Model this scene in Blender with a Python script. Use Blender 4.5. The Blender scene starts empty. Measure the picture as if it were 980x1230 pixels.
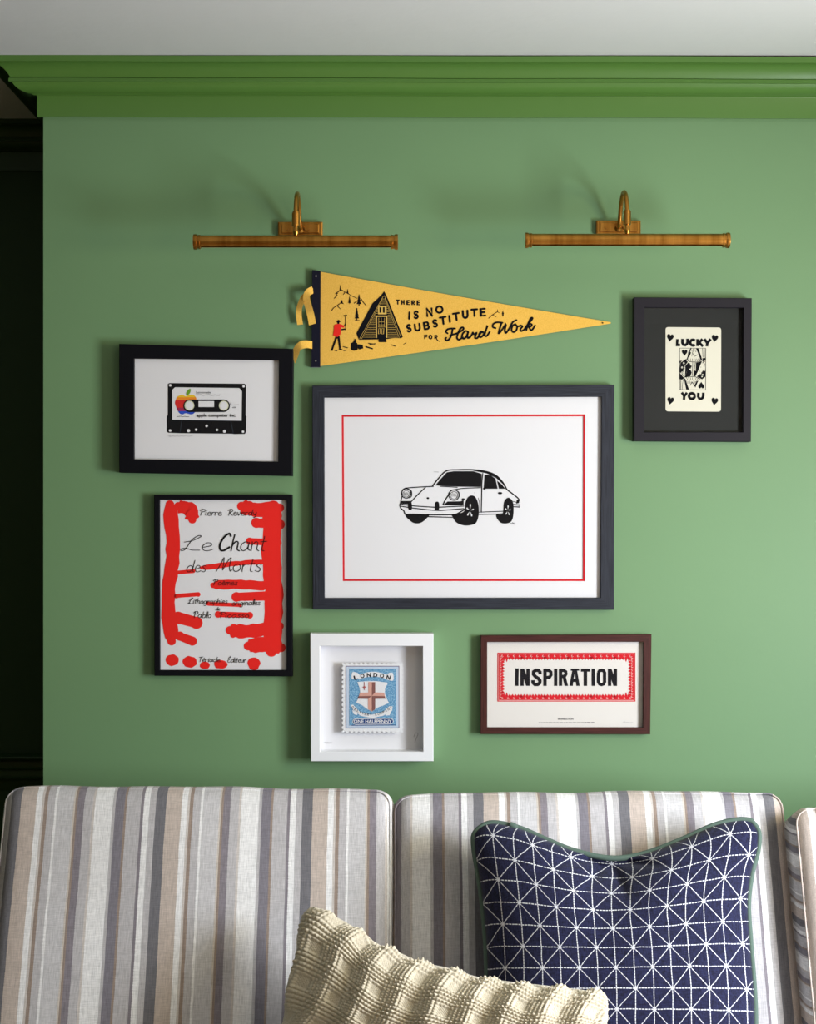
import bpy, bmesh, math, random
import numpy as np
from mathutils import Vector
from mathutils.geometry import tessellate_polygon

random.seed(4); np.random.seed(4)
scn = bpy.context.scene
COL = scn.collection

# ------------------------------------------------------------------ camera, light, exposure
D = 3.75            # camera distance to the picture wall (m)
S = 0.00199         # metres per photo pixel on the wall plane
EYE = 1.45
CX, CY = 490.0, 630.0

cd = bpy.data.cameras.new('camera'); cam = bpy.data.objects.new('camera', cd); COL.objects.link(cam)
cam.location = (0, -D, EYE); cam.rotation_euler = (math.radians(90), 0, 0)
cd.sensor_fit = 'VERTICAL'; cd.sensor_height = 36; cd.sensor_width = 36 * 980 / 1230
cd.lens = (D / S) / 1230 * 36
cd.shift_y = (CY - 615) / 1230
cd.clip_start = 0.05
scn.camera = cam

scn.view_settings.view_transform = 'Standard'
scn.view_settings.look = 'None'
scn.view_settings.gamma = 1
scn.view_settings.use_curve_mapping = False
scn.view_settings.exposure = 0.12

w = bpy.data.worlds.new('sky'); scn.world = w; w.use_nodes = True
w.node_tree.nodes['Background'].inputs[0].default_value = (0.62, 0.78, 1.0, 1)
w.node_tree.nodes['Background'].inputs[1].default_value = 1.0

def area(name, loc, aim, sx, sy, power, color):
    l = bpy.data.lights.new(name, 'AREA'); l.shape = 'RECTANGLE'; l.size = sx; l.size_y = sy
    l.energy = power; l.color = color
    o = bpy.data.objects.new(name, l); COL.objects.link(o); o.location = loc
    o.rotation_euler = (Vector(aim) - Vector(loc)).to_track_quat('-Z', 'Y').to_euler()
    return o
XR = 1.80           # right wall
# daylight coming in through the window of the right-hand wall: cool below, warmer from the upper panes
area('window_daylight', (XR + 0.10, -1.45, 1.16), (0, -1.38, 1.12), 0.66, 0.72, 76, (0.88, 0.95, 1.06))
area('upper_window_daylight', (XR + 0.10, -1.45, 1.80), (0, -1.38, 1.72), 0.66, 0.46, 22, (1.06, 0.96, 0.62))
# warm fill light added behind the camera, with an unseen window put in for it
area('rear_fill_light', (XR + 0.10, -3.75, 1.40), (0.6, -3.2, 1.40), 1.0, 1.45, 15, (1.0, 0.76, 0.48))

# ------------------------------------------------------------------ helpers
def P(px, py, d=0.0):
    """photo pixel -> world point lying d metres in front of the picture wall"""
    s = S * (D - d) / D
    return Vector(((px - CX) * s, -d, EYE + (CY - py) * s))

def tag(o, label=None, cat=None, group=None, kind=None):
    if label: o['label'] = label
    if cat: o['category'] = cat
    if group: o['group'] = group
    if kind: o['kind'] = kind
    return o

def empty(name, loc, label, cat, group=None):
    o = bpy.data.objects.new(name, None); COL.objects.link(o); o.location = loc
    o.empty_display_size = 0.05
    return tag(o, label, cat, group)

def root_loc(o):
    v = Vector((0, 0, 0))
    while o is not None:
        v += Vector(o.location); o = o.parent
    return v

def mesh(name, verts, faces, mat, parent=None, smooth=False, uvs=None, loc=None, mat_idx=None, angle=None):
    base = root_loc(parent) if parent else Vector((0, 0, 0))
    lo = Vector(loc) if loc is not None else Vector((0, 0, 0))
    off = base + lo if parent else lo
    me = bpy.data.meshes.new(name)
    me.from_pydata([tuple(Vector(v) - off) for v in verts], [], faces)
    mats = mat if isinstance(mat, (list, tuple)) else [mat]
    for m in mats: me.materials.append(m)
    if uvs is not None:
        ul = me.uv_layers.new(name='UVMap')
        for lp in me.loops: ul.data[lp.index].uv = uvs[lp.vertex_index]
    if mat_idx is not None:
        for p, i in zip(me.polygons, mat_idx): p.material_index = i
    if smooth:
        for p in me.polygons: p.use_smooth = True
        if angle is not None: me.set_sharp_from_angle(angle=math.radians(angle))
    me.update()
    o = bpy.data.objects.new(name, me); COL.objects.link(o)
    if parent: o.parent = parent; o.location = lo
    else: o.location = lo
    return o

class MB:
    """collects boxes, tubes and sweeps into one mesh"""
    def __init__(s): s.v = []; s.f = []
    def add(s, v, f):
        n = len(s.v); s.v += [Vector(a) for a in v]; s.f += [tuple(i + n for i in q) for q in f]
    def box(s, a, b):
        x0, y0, z0 = a; x1, y1, z1 = b
        s.add([(x0,y0,z0),(x1,y0,z0),(x1,y1,z0),(x0,y1,z0),(x0,y0,z1),(x1,y0,z1),(x1,y1,z1),(x0,y1,z1)],
              [(0,3,2,1),(4,5,6,7),(0,1,5,4),(1,2,6,5),(2,3,7,6),(3,0,4,7)])
    def tube(s, pts, r, n=12, closed=False, cap=True):
        pts = [Vector(p) for p in pts]; m = len(pts)
        rr = r if isinstance(r, (list, tuple)) else [r] * m
        base = len(s.v); up = None
        for i, p in enumerate(pts):
            if closed: t = pts[(i + 1) % m] - pts[i - 1]
            else: t = pts[min(i + 1, m - 1)] - pts[max(i - 1, 0)]
            t.normalize()
            if up is None:
                up = Vector((0, 0, 1)) if abs(t.z) < 0.9 else Vector((0, 1, 0))
            up = (up - t * up.dot(t)).normalized(); q = t.cross(up)
            for k in range(n):
                a = 2 * math.pi * k / n
                s.v.append(p + (up * math.cos(a) + q * math.sin(a)) * rr[i])
        for i in range(m if closed else m - 1):
            j = (i + 1) % m
            for k in range(n):
                l = (k + 1) % n
                s.f.append((base + i*n + k, base + i*n + l, base + j*n + l, base + j*n + k))
        if cap and not closed:
            s.f.append(tuple(base + k for k in range(n))[::-1])
            s.f.append(tuple(base + (m-1)*n + k for k in range(n)))
    def build(s, name, mat, parent=None, smooth=False, angle=40, loc=None):
        return mesh(name, s.v, s.f, mat, parent, smooth=smooth, angle=angle if smooth else None, loc=loc)

def catmull(pts, n=6, closed=False):
    pts = [tuple(p) for p in pts]
    if len(pts) < 3: return pts
    out = []; m = len(pts)
    for i in range(m if closed else m - 1):
        p0 = pts[(i-1) % m] if (closed or i > 0) else pts[0]
        p1 = pts[i]; p2 = pts[(i+1) % m]
        p3 = pts[(i+2) % m] if (closed or i + 2 < m) else pts[-1]
        for k in range(n):
            t = k / n
            out.append(tuple(0.5*((2*b)+(-a+c)*t+(2*a-5*b+4*c-d)*t*t+(-a+3*b-3*c+d)*t**3) for a, b, c, d in zip(p0, p1, p2, p3)))
    if not closed: out.append(pts[-1])
    return out

# ------------------------------------------------------------------ materials
def mat(name, color, rough=0.6, metal=0.0, spec=0.5, bump=None, vary=None, sheen=0.0, coat=0.0):
    m = bpy.data.materials.new(name); m.use_nodes = True
    nt = m.node_tree; b = nt.nodes['Principled BSDF']
    b.inputs['Base Color'].default_value = (*color, 1); b.inputs['Roughness'].default_value = rough
    b.inputs['Metallic'].default_value = metal; b.inputs['Specular IOR Level'].default_value = spec
    b.inputs['Sheen Weight'].default_value = sheen; b.inputs['Coat Weight'].default_value = coat
    tc = nt.nodes.new('ShaderNodeTexCoord')
    def coords(sc):
        mp = nt.nodes.new('ShaderNodeMapping'); mp.inputs['Scale'].default_value = sc
        nt.links.new(tc.outputs['Object'], mp.inputs['Vector']); return mp.outputs['Vector']
    if bump:
        sc, strength, dist = bump
        n = nt.nodes.new('ShaderNodeTexNoise'); n.inputs['Scale'].default_value = 1; n.inputs['Detail'].default_value = 4
        nt.links.new(coords(sc if isinstance(sc, tuple) else (sc,)*3), n.inputs['Vector'])
        bp = nt.nodes.new('ShaderNodeBump'); bp.inputs['Strength'].default_value = strength; bp.inputs['Distance'].default_value = dist
        nt.links.new(n.outputs['Fac'], bp.inputs['Height']); nt.links.new(bp.outputs['Normal'], b.inputs['Normal'])
    if vary:
        sc, c2, lo, hi = vary
        n = nt.nodes.new('ShaderNodeTexNoise'); n.inputs['Scale'].default_value = 1; n.inputs['Detail'].default_value = 5
        nt.links.new(coords(sc if isinstance(sc, tuple) else (sc,)*3), n.inputs['Vector'])
        r = nt.nodes.new('ShaderNodeValToRGB'); r.color_ramp.elements[0].position = lo; r.color_ramp.elements[1].position = hi
        r.color_ramp.elements[0].color = (*color, 1); r.color_ramp.elements[1].color = (*c2, 1)
        nt.links.new(n.outputs['Fac'], r.inputs['Fac']); nt.links.new(r.outputs['Color'], b.inputs['Base Color'])
    return m

WALLG = (0.143, 0.260, 0.123)
CORNG = (0.083, 0.190, 0.034)
M = {}
M['wall'] = mat('green wall paint', WALLG, 0.55, spec=0.4, bump=(45, 0.12, 0.002), vary=(2.0, (0.150, 0.270, 0.128), 0.35, 0.65))
M['wall_shade'] = mat('green wall paint darkened as shade', (0.022, 0.050, 0.016), 0.6, spec=0.3, bump=(45, 0.12, 0.002))  # the alcove's shade is put into this wall colour
M['trim'] = mat('green satin trim paint', CORNG, 0.38, spec=0.5, bump=(30, 0.15, 0.002))
M['trim_shade'] = mat('green trim paint darkened as shade', (0.020, 0.052, 0.012), 0.4, spec=0.4, bump=(30, 0.15, 0.002))  # shade of the return and alcove mouldings, put into the colour
M['ceiling'] = mat('off white ceiling paint', (0.60, 0.60, 0.59), 0.85, spec=0.2, bump=(18, 0.25, 0.004))
M['cream_wall'] = mat('dim warm plaster of the rest of the room', (0.34, 0.30, 0.23), 0.8)
M['floor'] = mat('oak floor', (0.22, 0.12, 0.06), 0.45, vary=((6, 0.8, 1), (0.34, 0.20, 0.10), 0.3, 0.7))
M['white_paint'] = mat('white window paint', (0.75, 0.75, 0.73), 0.4)
M['paper'] = mat('white paper', (0.74, 0.73, 0.75), 0.85, spec=0.2, bump=(300, 0.1, 0.0005))
M['paper_warm'] = mat('warm white paper', (0.70, 0.66, 0.62), 0.85, spec=0.2)
M['card'] = mat('cream card', (0.66, 0.63, 0.52), 0.8, spec=0.2)
M['ink'] = mat('black ink', (0.005, 0.005, 0.007), 0.8, spec=0.08)
M['pencil'] = mat('pencil grey', (0.30, 0.29, 0.30), 0.8)
M['red'] = mat('bright red ink', (0.80, 0.014, 0.010), 0.7, spec=0.2)
M['deepred'] = mat('deep red ink', (0.60, 0.008, 0.018), 0.7, spec=0.2)
M['blackframe'] = mat('black lacquered frame', (0.004, 0.004, 0.006), 0.55, spec=0.10)
M['satinframe'] = mat('black satin frame', (0.014, 0.012, 0.017), 0.5, spec=0.18)
M['whiteframe'] = mat('white lacquered frame', (0.78, 0.78, 0.80), 0.4)
M['blackboard'] = mat('black mount board', (0.012, 0.013, 0.012), 0.7, spec=0.3)
M['felt'] = mat('yellow felt', (0.80, 0.47, 0.085), 0.95, spec=0.1, sheen=0.3, bump=(900, 0.5, 0.001), vary=((420,)*3, (0.72, 0.40, 0.06), 0.4, 0.65))
M['navyfelt'] = mat('navy felt', (0.005, 0.005, 0.015), 0.95, spec=0.1, sheen=0.2, bump=(900, 0.5, 0.001))
M['grommet'] = mat('nickel', (0.45, 0.45, 0.45), 0.35, metal=1)
M['bulb'] = mat('frosted bulb glass', (0.8, 0.78, 0.72), 0.5)
M['legwood'] = mat('dark wood leg', (0.06, 0.03, 0.02), 0.4)
M['greycloth'] = mat('grey base cloth', (0.30, 0.29, 0.29), 0.9)

def wood(name, c1, c2, rough=0.5, bump=0.4):
    m = bpy.data.materials.new(name); m.use_nodes = True; nt = m.node_tree; b = nt.nodes['Principled BSDF']
    b.inputs['Roughness'].default_value = rough; b.inputs['Specular IOR Level'].default_value = 0.25
    uv = nt.nodes.new('ShaderNodeUVMap'); mp = nt.nodes.new('ShaderNodeMapping'); mp.inputs['Scale'].default_value = (14, 620, 1)
    n = nt.nodes.new('ShaderNodeTexNoise'); n.inputs['Scale'].default_value = 1; n.inputs['Detail'].default_value = 6; n.inputs['Distortion'].default_value = 0.5
    r = nt.nodes.new('ShaderNodeValToRGB'); r.color_ramp.elements[0].position = 0.36; r.color_ramp.elements[1].position = 0.68
    r.color_ramp.elements[0].color = (*c1, 1); r.color_ramp.elements[1].color = (*c2, 1)
    bp = nt.nodes.new('ShaderNodeBump'); bp.inputs['Strength'].default_value = bump; bp.inputs['Distance'].default_value = 0.0006
    L = nt.links.new
    L(uv.outputs[0], mp.inputs[0]); L(mp.outputs[0], n.inputs['Vector']); L(n.outputs['Fac'], r.inputs[0]); L(r.outputs[0], b.inputs['Base Color'])
    L(n.outputs['Fac'], bp.inputs['Height']); L(bp.outputs[0], b.inputs['Normal'])
    return m
M['charwood'] = wood('charcoal stained wood grain', (0.010, 0.011, 0.017), (0.034, 0.038, 0.052), 0.5)
M['redwood'] = wood('dark red brown wood grain', (0.030, 0.008, 0.006), (0.085, 0.022, 0.018), 0.45, 0.2)

def brass():
    m = mat('aged brass', (0.52, 0.27, 0.065), 0.34, metal=1.0)
    nt = m.node_tree; b = nt.nodes['Principled BSDF']
    tc = nt.nodes.new('ShaderNodeTexCoord'); mp = nt.nodes.new('ShaderNodeMapping'); mp.inputs['Scale'].default_value = (60, 3, 3)
    n = nt.nodes.new('ShaderNodeTexNoise'); n.inputs['Scale'].default_value = 1; n.inputs['Detail'].default_value = 3
    r = nt.nodes.new('ShaderNodeValToRGB'); r.color_ramp.elements[0].color = (0.30, 0.120, 0.018, 1); r.color_ramp.elements[1].color = (0.52, 0.245, 0.048, 1)
    r.color_ramp.elements[0].position = 0.3; r.color_ramp.elements[1].position = 0.7
    L = nt.links.new
    L(tc.outputs['Object'], mp.inputs[0]); L(mp.outputs[0], n.inputs['Vector']); L(n.outputs['Fac'], r.inputs[0]); L(r.outputs[0], b.inputs['Base Color'])
    return m
M['brass'] = brass()

def glass():
    m = bpy.data.materials.new('clear picture glass'); m.use_nodes = True; nt = m.node_tree
    nt.nodes.remove(nt.nodes['Principled BSDF']); out = nt.nodes['Material Output']
    t = nt.nodes.new('ShaderNodeBsdfTransparent'); g = nt.nodes.new('ShaderNodeBsdfGlossy'); g.inputs['Roughness'].default_value = 0.02
    f = nt.nodes.new('ShaderNodeFresnel'); f.inputs['IOR'].default_value = 1.45; x = nt.nodes.new('ShaderNodeMixShader')
    L = nt.links.new
    ge = nt.nodes.new('ShaderNodeNewGeometry'); iv = nt.nodes.new('ShaderNodeMath'); iv.operation = 'SUBTRACT'; iv.inputs[0].default_value = 1
    ml = nt.nodes.new('ShaderNodeMath'); ml.operation = 'MULTIPLY'
    L(ge.outputs['Backfacing'], iv.inputs[1]); L(f.outputs[0], ml.inputs[0]); L(iv.outputs[0], ml.inputs[1])
    L(ml.outputs[0], x.inputs[0]); L(t.outputs[0], x.inputs[1]); L(g.outputs[0], x.inputs[2]); L(x.outputs[0], out.inputs['Surface'])
    return m
M['glass'] = glass()

# striped linen of the sofa: one repeat measured across the cloth
STR = dict(ch=(0.17,0.165,0.18), ta=(0.52,0.44,0.39), wh=(0.80,0.79,0.79), tl=(0.58,0.53,0.50), br=(0.31,0.24,0.20),
           gr=(0.49,0.47,0.48), gl=(0.56,0.545,0.555), be=(0.58,0.52,0.46), pu=(0.235,0.21,0.235), dk=(0.215,0.20,0.23))
PATTERN = [(0,'ch'),(12,'ta'),(30.5,'wh'),(37,'tl'),(40,'br'),(44,'gr'),(53,'wh'),(55.6,'gl'),(75.5,'be'),(77.5,'br'),(80.5,'pu'),
           (88.7,'gr'),(99,'tl'),(101.5,'wh'),(122.5,'gr'),(126,'dk'),(137,'br'),(140,'gr'),(157,'pu'),(160.5,'wh'),(167,'gr')]
PER = 175 * S * (1 - 0.33 / D)
def striped(name, phase, axis='X', per=PER):
    m = bpy.data.materials.new(name); m.use_nodes = True; nt = m.node_tree; b = nt.nodes['Principled BSDF']; L = nt.links.new
    b.inputs['Roughness'].default_value = 0.9; b.inputs['Specular IOR Level'].default_value = 0.15; b.inputs['Sheen Weight'].default_value = 0.1
    tc = nt.nodes.new('ShaderNodeTexCoord'); sp = nt.nodes.new('ShaderNodeSeparateXYZ'); L(tc.outputs['Object'], sp.inputs[0])
    def math_(op, a, bb=None, c=None):
        n = nt.nodes.new('ShaderNodeMath'); n.operation = op
        for i, q in enumerate((a, bb, c)):
            if q is None: continue
            if isinstance(q, (int, float)): n.inputs[i].default_value = q
            else: L(q, n.inputs[i])
        return n.outputs[0]
    # thread scale noise, drawn out along the warp
    def noise(sc, det=2):
        mp = nt.nodes.new('ShaderNodeMapping'); mp.inputs['Scale'].default_value = sc; L(tc.outputs['Object'], mp.inputs[0])
        n = nt.nodes.new('ShaderNodeTexNoise'); n.inputs['Scale'].default_value = 1; n.inputs['Detail'].default_value = det
        L(mp.outputs[0], n.inputs['Vector']); return n.outputs['Fac']
    if axis == 'X': fine = noise((640, 45, 45)); cross = noise((50, 600, 600))
    else: fine = noise((45, 45, 640)); cross = noise((600, 600, 50))
    wob = math_('MULTIPLY', math_('SUBTRACT', noise((3, 3, 9)), 0.5), 0.004)
    x = math_('ADD', sp.outputs[0 if axis == 'X' else 2], wob)
    x = math_('ADD', x, math_('MULTIPLY', math_('SUBTRACT', cross, 0.5), 0.0012))
    fr = math_('FRACT', math_('DIVIDE', math_('SUBTRACT', x, phase), per))
    r = nt.nodes.new('ShaderNodeValToRGB'); cr = r.color_ramp; cr.interpolation = 'CONSTANT'
    cr.elements[0].position = 0; cr.elements[1].position = PATTERN[-1][0] / 175.0
    for p, k in PATTERN[1:-1]: cr.elements.new(p / 175.0)
    for i, (p, k) in enumerate(PATTERN): cr.elements[i].color = (*STR[k], 1)
    L(fr, r.inputs[0])
    thr = math_('ADD', math_('MULTIPLY', math_('SUBTRACT', fine, 0.5), 0.75), math_('MULTIPLY', math_('SUBTRACT', cross, 0.5), 0.5))
    gain = math_('ADD', 1.0, thr)
    mx = nt.nodes.new('ShaderNodeVectorMath'); mx.operation = 'SCALE'; L(r.outputs[0], mx.inputs[0]); L(gain, mx.inputs['Scale'])
    L(mx.outputs[0], b.inputs['Base Color'])
    bp = nt.nodes.new('ShaderNodeBump'); bp.inputs['Strength'].default_value = 0.25; bp.inputs['Distance'].default_value = 0.001
    L(math_('ADD', fine, cross), bp.inputs['Height']); L(bp.outputs[0], b.inputs['Normal'])
    return m

# ------------------------------------------------------------------ room shell
CEIL = P(490, 66, 0.111).z
XB = P(52, 400).x            # corner of the chimney breast
ALC = 0.57                   # alcove depth
XL, YF = -2.3, -4.80
def struct(name, v, f, m):
    return tag(mesh(name, v, f, m), kind='structure')
def wall(name, v, m): return struct(name, v, [(0, 1, 2, 3)], m)
T = 0.12
def slab(name, a, b, m):
    q = MB(); q.box(a, b); o = q.build(name, m); o['kind'] = 'structure'; return o
slab('wall_back', (XB, 0, 0), (XR + T, ALC, CEIL), M['wall'])
slab('wall_alcove', (XL - T, ALC, 0), (XB, ALC + T, CEIL), M['wall_shade'])
slab('wall_left', (XL - T, YF - T, 0), (XL, ALC, CEIL), M['wall_shade'])  # darkened in colour too, to cut bounce light on the left
slab('floor', (XL - T, YF - T, -0.1), (XR + T, ALC + T, 0), M['floor'])
slab('ceiling', (XL - T, YF - T, CEIL), (XR + T + .2, ALC + T, CEIL + 0.1), M['ceiling'])

q = MB(); ys = [YF, -4.30, -3.20, -2.05, -1.05, 0]
for i in range(5):
    if i in (1, 3): q.box((XR, ys[i], 0), (XR + T, ys[i+1], 0.50)); q.box((XR, ys[i], 2.15), (XR + T, ys[i+1], CEIL))
    else: q.box((XR, ys[i], 0), (XR + T, ys[i+1], CEIL))
q.build('wall_right', M['cream_wall'])['kind'] = 'structure'
slab('wall_front', (XL - T, YF - T, 0), (XR + T, YF, CEIL), M['cream_wall'])
for nm, y0, y1 in (('window_1', -2.05, -1.05), ('fill_window', -4.30, -3.20)):  # the rear window is added, unseen, to carry the warm fill
    q = MB(); z0, z1 = 0.50, 2.15
    for a, b in (((y0, z0), (y0 + .05, z1)), ((y1 - .05, z0), (y1, z1)), ((y0, z0), (y1, z0 + .05)), ((y0, z1 - .05), (y1, z1)), ((y0, 1.64), (y1, 1.67))):
        q.box((XR + 0.03, a[0], a[1]), (XR + 0.07, b[0], b[1]))
    q.build(nm, M['white_paint'])['kind'] = 'structure'

# moulded cornice
def zy(py, o): return EYE + (CY - py) * S * (D - o) / D
PROF = [(0.111, 66), (0.111, 73), (0.105, 74.2)]
for k in range(1, 9):      # cove
    a = k / 8 * math.pi / 2
    PROF.append((0.105 - 0.042 * (0.45 * math.sin(a) + 0.55 * k / 8), 74.2 + 18.5 * (1 - math.cos(a))))
PROF += [(0.066, 93.4), (0.0665, 97.5), (0.060, 98.4), (0.058, 100)]
for k in range(1, 9):      # ovolo
    a = k / 8 * math.pi / 2
    PROF.append((0.058 - 0.036 * (0.5 * (1 - math.cos(a)) + 0.5 * k / 8), 100 + 12.8 * (0.6 * math.sin(a) + 0.4 * k / 8)))
PROF += [(0.019, 114), (0.013, 114.6), (0.012, 116), (0.012, 140), (0.0, 140.4)]
PROFW = [(o, zy(p, o)) for o, p in PROF]
def sweep(name, pts, m, drop=None):
    """pts: list of functions o -> (x, y)"""
    v = []; n = len(PROFW)
    for i, fn in enumerate(pts):
        for o, z in PROFW:
            x, y = fn(o)
            v.append((x, y, z - (drop[i] if drop else 0) * (1.0)))
    f = []
    for i in range(len(pts) - 1):
        for k in range(n - 1): f.append((i*n + k, (i+1)*n + k, (i+1)*n + k + 1, i*n + k + 1))
    ob = mesh(name, v, f, m, smooth=True, angle=28); ob['kind'] = 'structure'; return ob
xs = np.linspace(XB, XR, 40)
pts = [lambda o: (XB - o, -o)] + [(lambda o, x=x: (x, -o)) for x in xs[1:]]
dr = [0.0] + [0.0042 * (x - XB) / (0.975 - XB) + 0.0006 * math.sin(x * 9) for x in xs[1:]]
sweep('trim_1', pts, M['trim'], dr)
sweep('trim_2', [lambda o: (XB - o, ALC - o), lambda o: (XB - o, -o)], M['trim_shade'])
sweep('trim_3', [lambda o: (XL, ALC - o), lambda o: (XB - o, ALC - o)], M['trim_shade'])
# dado rail in the alcove
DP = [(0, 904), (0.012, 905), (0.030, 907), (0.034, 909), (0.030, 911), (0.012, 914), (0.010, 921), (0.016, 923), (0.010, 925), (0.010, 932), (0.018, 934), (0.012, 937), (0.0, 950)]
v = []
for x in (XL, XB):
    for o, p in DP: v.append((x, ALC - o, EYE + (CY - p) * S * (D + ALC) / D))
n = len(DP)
tag(mesh('trim_4', v, [(k, n + k, n + k + 1, k + 1) for k in range(n - 1)], M['trim_shade']), kind='structure')
q = MB(); q.box((XB, -0.018, 0), (XR, 0, 0.16)); q.build('baseboard_back', M['trim'])['kind'] = 'structure'

# ------------------------------------------------------------------ flat print helper
FONT = {}
def glyphs(body, offset=0.0, shear=0.0, space=1.0):
    key = (body, offset, shear, space)
    if key in FONT: return FONT[key]
    cu = bpy.data.curves.new('lettering', 'FONT'); cu.body = body; cu.size = 1; cu.offset = offset; cu.shear = shear
    cu.space_character = space; cu.resolution_u = 3
    ob = bpy.data.objects.new('lettering', cu); COL.objects.link(ob)
    bpy.context.view_layer.update()
    dg = bpy.context.evaluated_depsgraph_get()
    me = bpy.data.meshes.new_from_object(ob.evaluated_get(dg))
    v = np.array([x.co[:2] for x in me.vertices]); f = [tuple(p.vertices) for p in me.polygons]
    bpy.data.objects.remove(ob); bpy.data.curves.remove(cu); bpy.data.meshes.remove(me)
    FONT[key] = (v, f); return FONT[key]

class Ink:
    """flat print: polygons, pen strokes and lettering, given in photo pixels through tf=(ox,oy,s)"""
    def __init__(s, depth, tf=(0, 0, 1)): s.d = depth; s.tf = tf; s.v = []; s.f = []
    def at(s, p):
        ox, oy, k = s.tf; return P(ox + p[0] * k, oy + p[1] * k, s.d)
    cnt = 0
    def raw(s, pts, faces):
        # overlapping marks lie a hair above one another
        Ink.cnt += 1; lift = Vector((0, -(Ink.cnt % 16) * 1.5e-5, 0))
        n = len(s.v); s.v += [s.at(p) + lift for p in pts]; s.f += [tuple(i + n for i in q) for q in faces]
    def poly(s, pts, smooth=False):
        if smooth: pts = catmull(pts, 5, True)
        t = tessellate_polygon([[Vector((p[0], p[1], 0)) for p in pts]])
        s.raw(pts, [tuple(q) for q in t])
    def rect(s, x0, y0, x1, y1): s.raw([(x0, y0), (x1, y0), (x1, y1), (x0, y1)], [(0, 1, 2, 3)])
    def disc(s, x, y, r, ry=None, n=20, rot=0):
        ry = ry or r; c, sn = math.cos(rot), math.sin(rot); pts = []
        for i in range(n):
            a = 2*math.pi*i/n; u, w_ = r*math.cos(a), ry*math.sin(a); pts.append((x + u*c - w_*sn, y + u*sn + w_*c))
        s.raw(pts, [tuple(range(n))])
    def ring(s, x, y, r, w_): s.stroke([(x + r*math.cos(a), y + r*math.sin(a)) for a in np.linspace(0, 2*math.pi, 25)], w_, cap=False)
    def stroke(s, pts, w_, smooth=False, cap=True, taper=None):
        if smooth: pts = catmull(pts, 5)
        pts = [Vector((p[0], p[1])) for p in pts]; n = len(pts); L = []; h = w_ / 2
        for i, p in enumerate(pts):
            a = pts[max(i-1, 0)]; b = pts[min(i+1, n-1)]; t = (b - a)
            t = t.normalized() if t.length > 1e-9 else Vector((1, 0)); k = h
            if 0 < i < n-1:
                d1 = (pts[i]-pts[i-1]); d2 = (pts[i+1]-pts[i])
                if d1.length > 1e-9 and d2.length > 1e-9:
                    cs = d1.normalized().dot(d2.normalized()); k = h / max(math.sqrt(max((1 + cs)/2, 0)), 0.55)
            if taper: k *= taper(i / (n-1))
            nn = Vector((-t.y, t.x)) * k; L += [p + nn, p - nn]
        s.raw([(p.x, p.y) for p in L], [(2*i, 2*i+1, 2*i+3, 2*i+2) for i in range(n-1)])
        if cap:
            for p in (pts[0], pts[-1]): s.disc(p.x, p.y, h * (taper(0) if taper else 1), n=8)
    def text(s, body, x0, x1, ytop, ybase, bold=0.0, shear=0.0, fn=None, space=1.0, rot=0):
        """fit the lettering into the given box (cap height = ybase - ytop)"""
        v, f = glyphs(body, bold, shear, space)
        mn, mx = v.min(0), v.max(0); cap = 0.72
        pts = []
        cxx, cyy = (x0 + x1)/2, (ytop + ybase)/2; c, sn = math.cos(rot), math.sin(rot)
        for a, b in v:
            X = x0 + (a - mn[0]) / (mx[0] - mn[0]) * (x1 - x0); Y = ybase - b / cap * (ybase - ytop)
            if rot: X, Y = cxx + (X-cxx)*c - (Y-cyy)*sn, cyy + (X-cxx)*sn + (Y-cyy)*c
            if fn: X, Y = fn(X, Y)
            pts.append((X, Y))
        s.raw(pts, f)
    def build(s, name, m, root, label=None):
        o = mesh(name, s.v, s.f, m, root)
        if label: o['label'] = label
        return o

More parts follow.
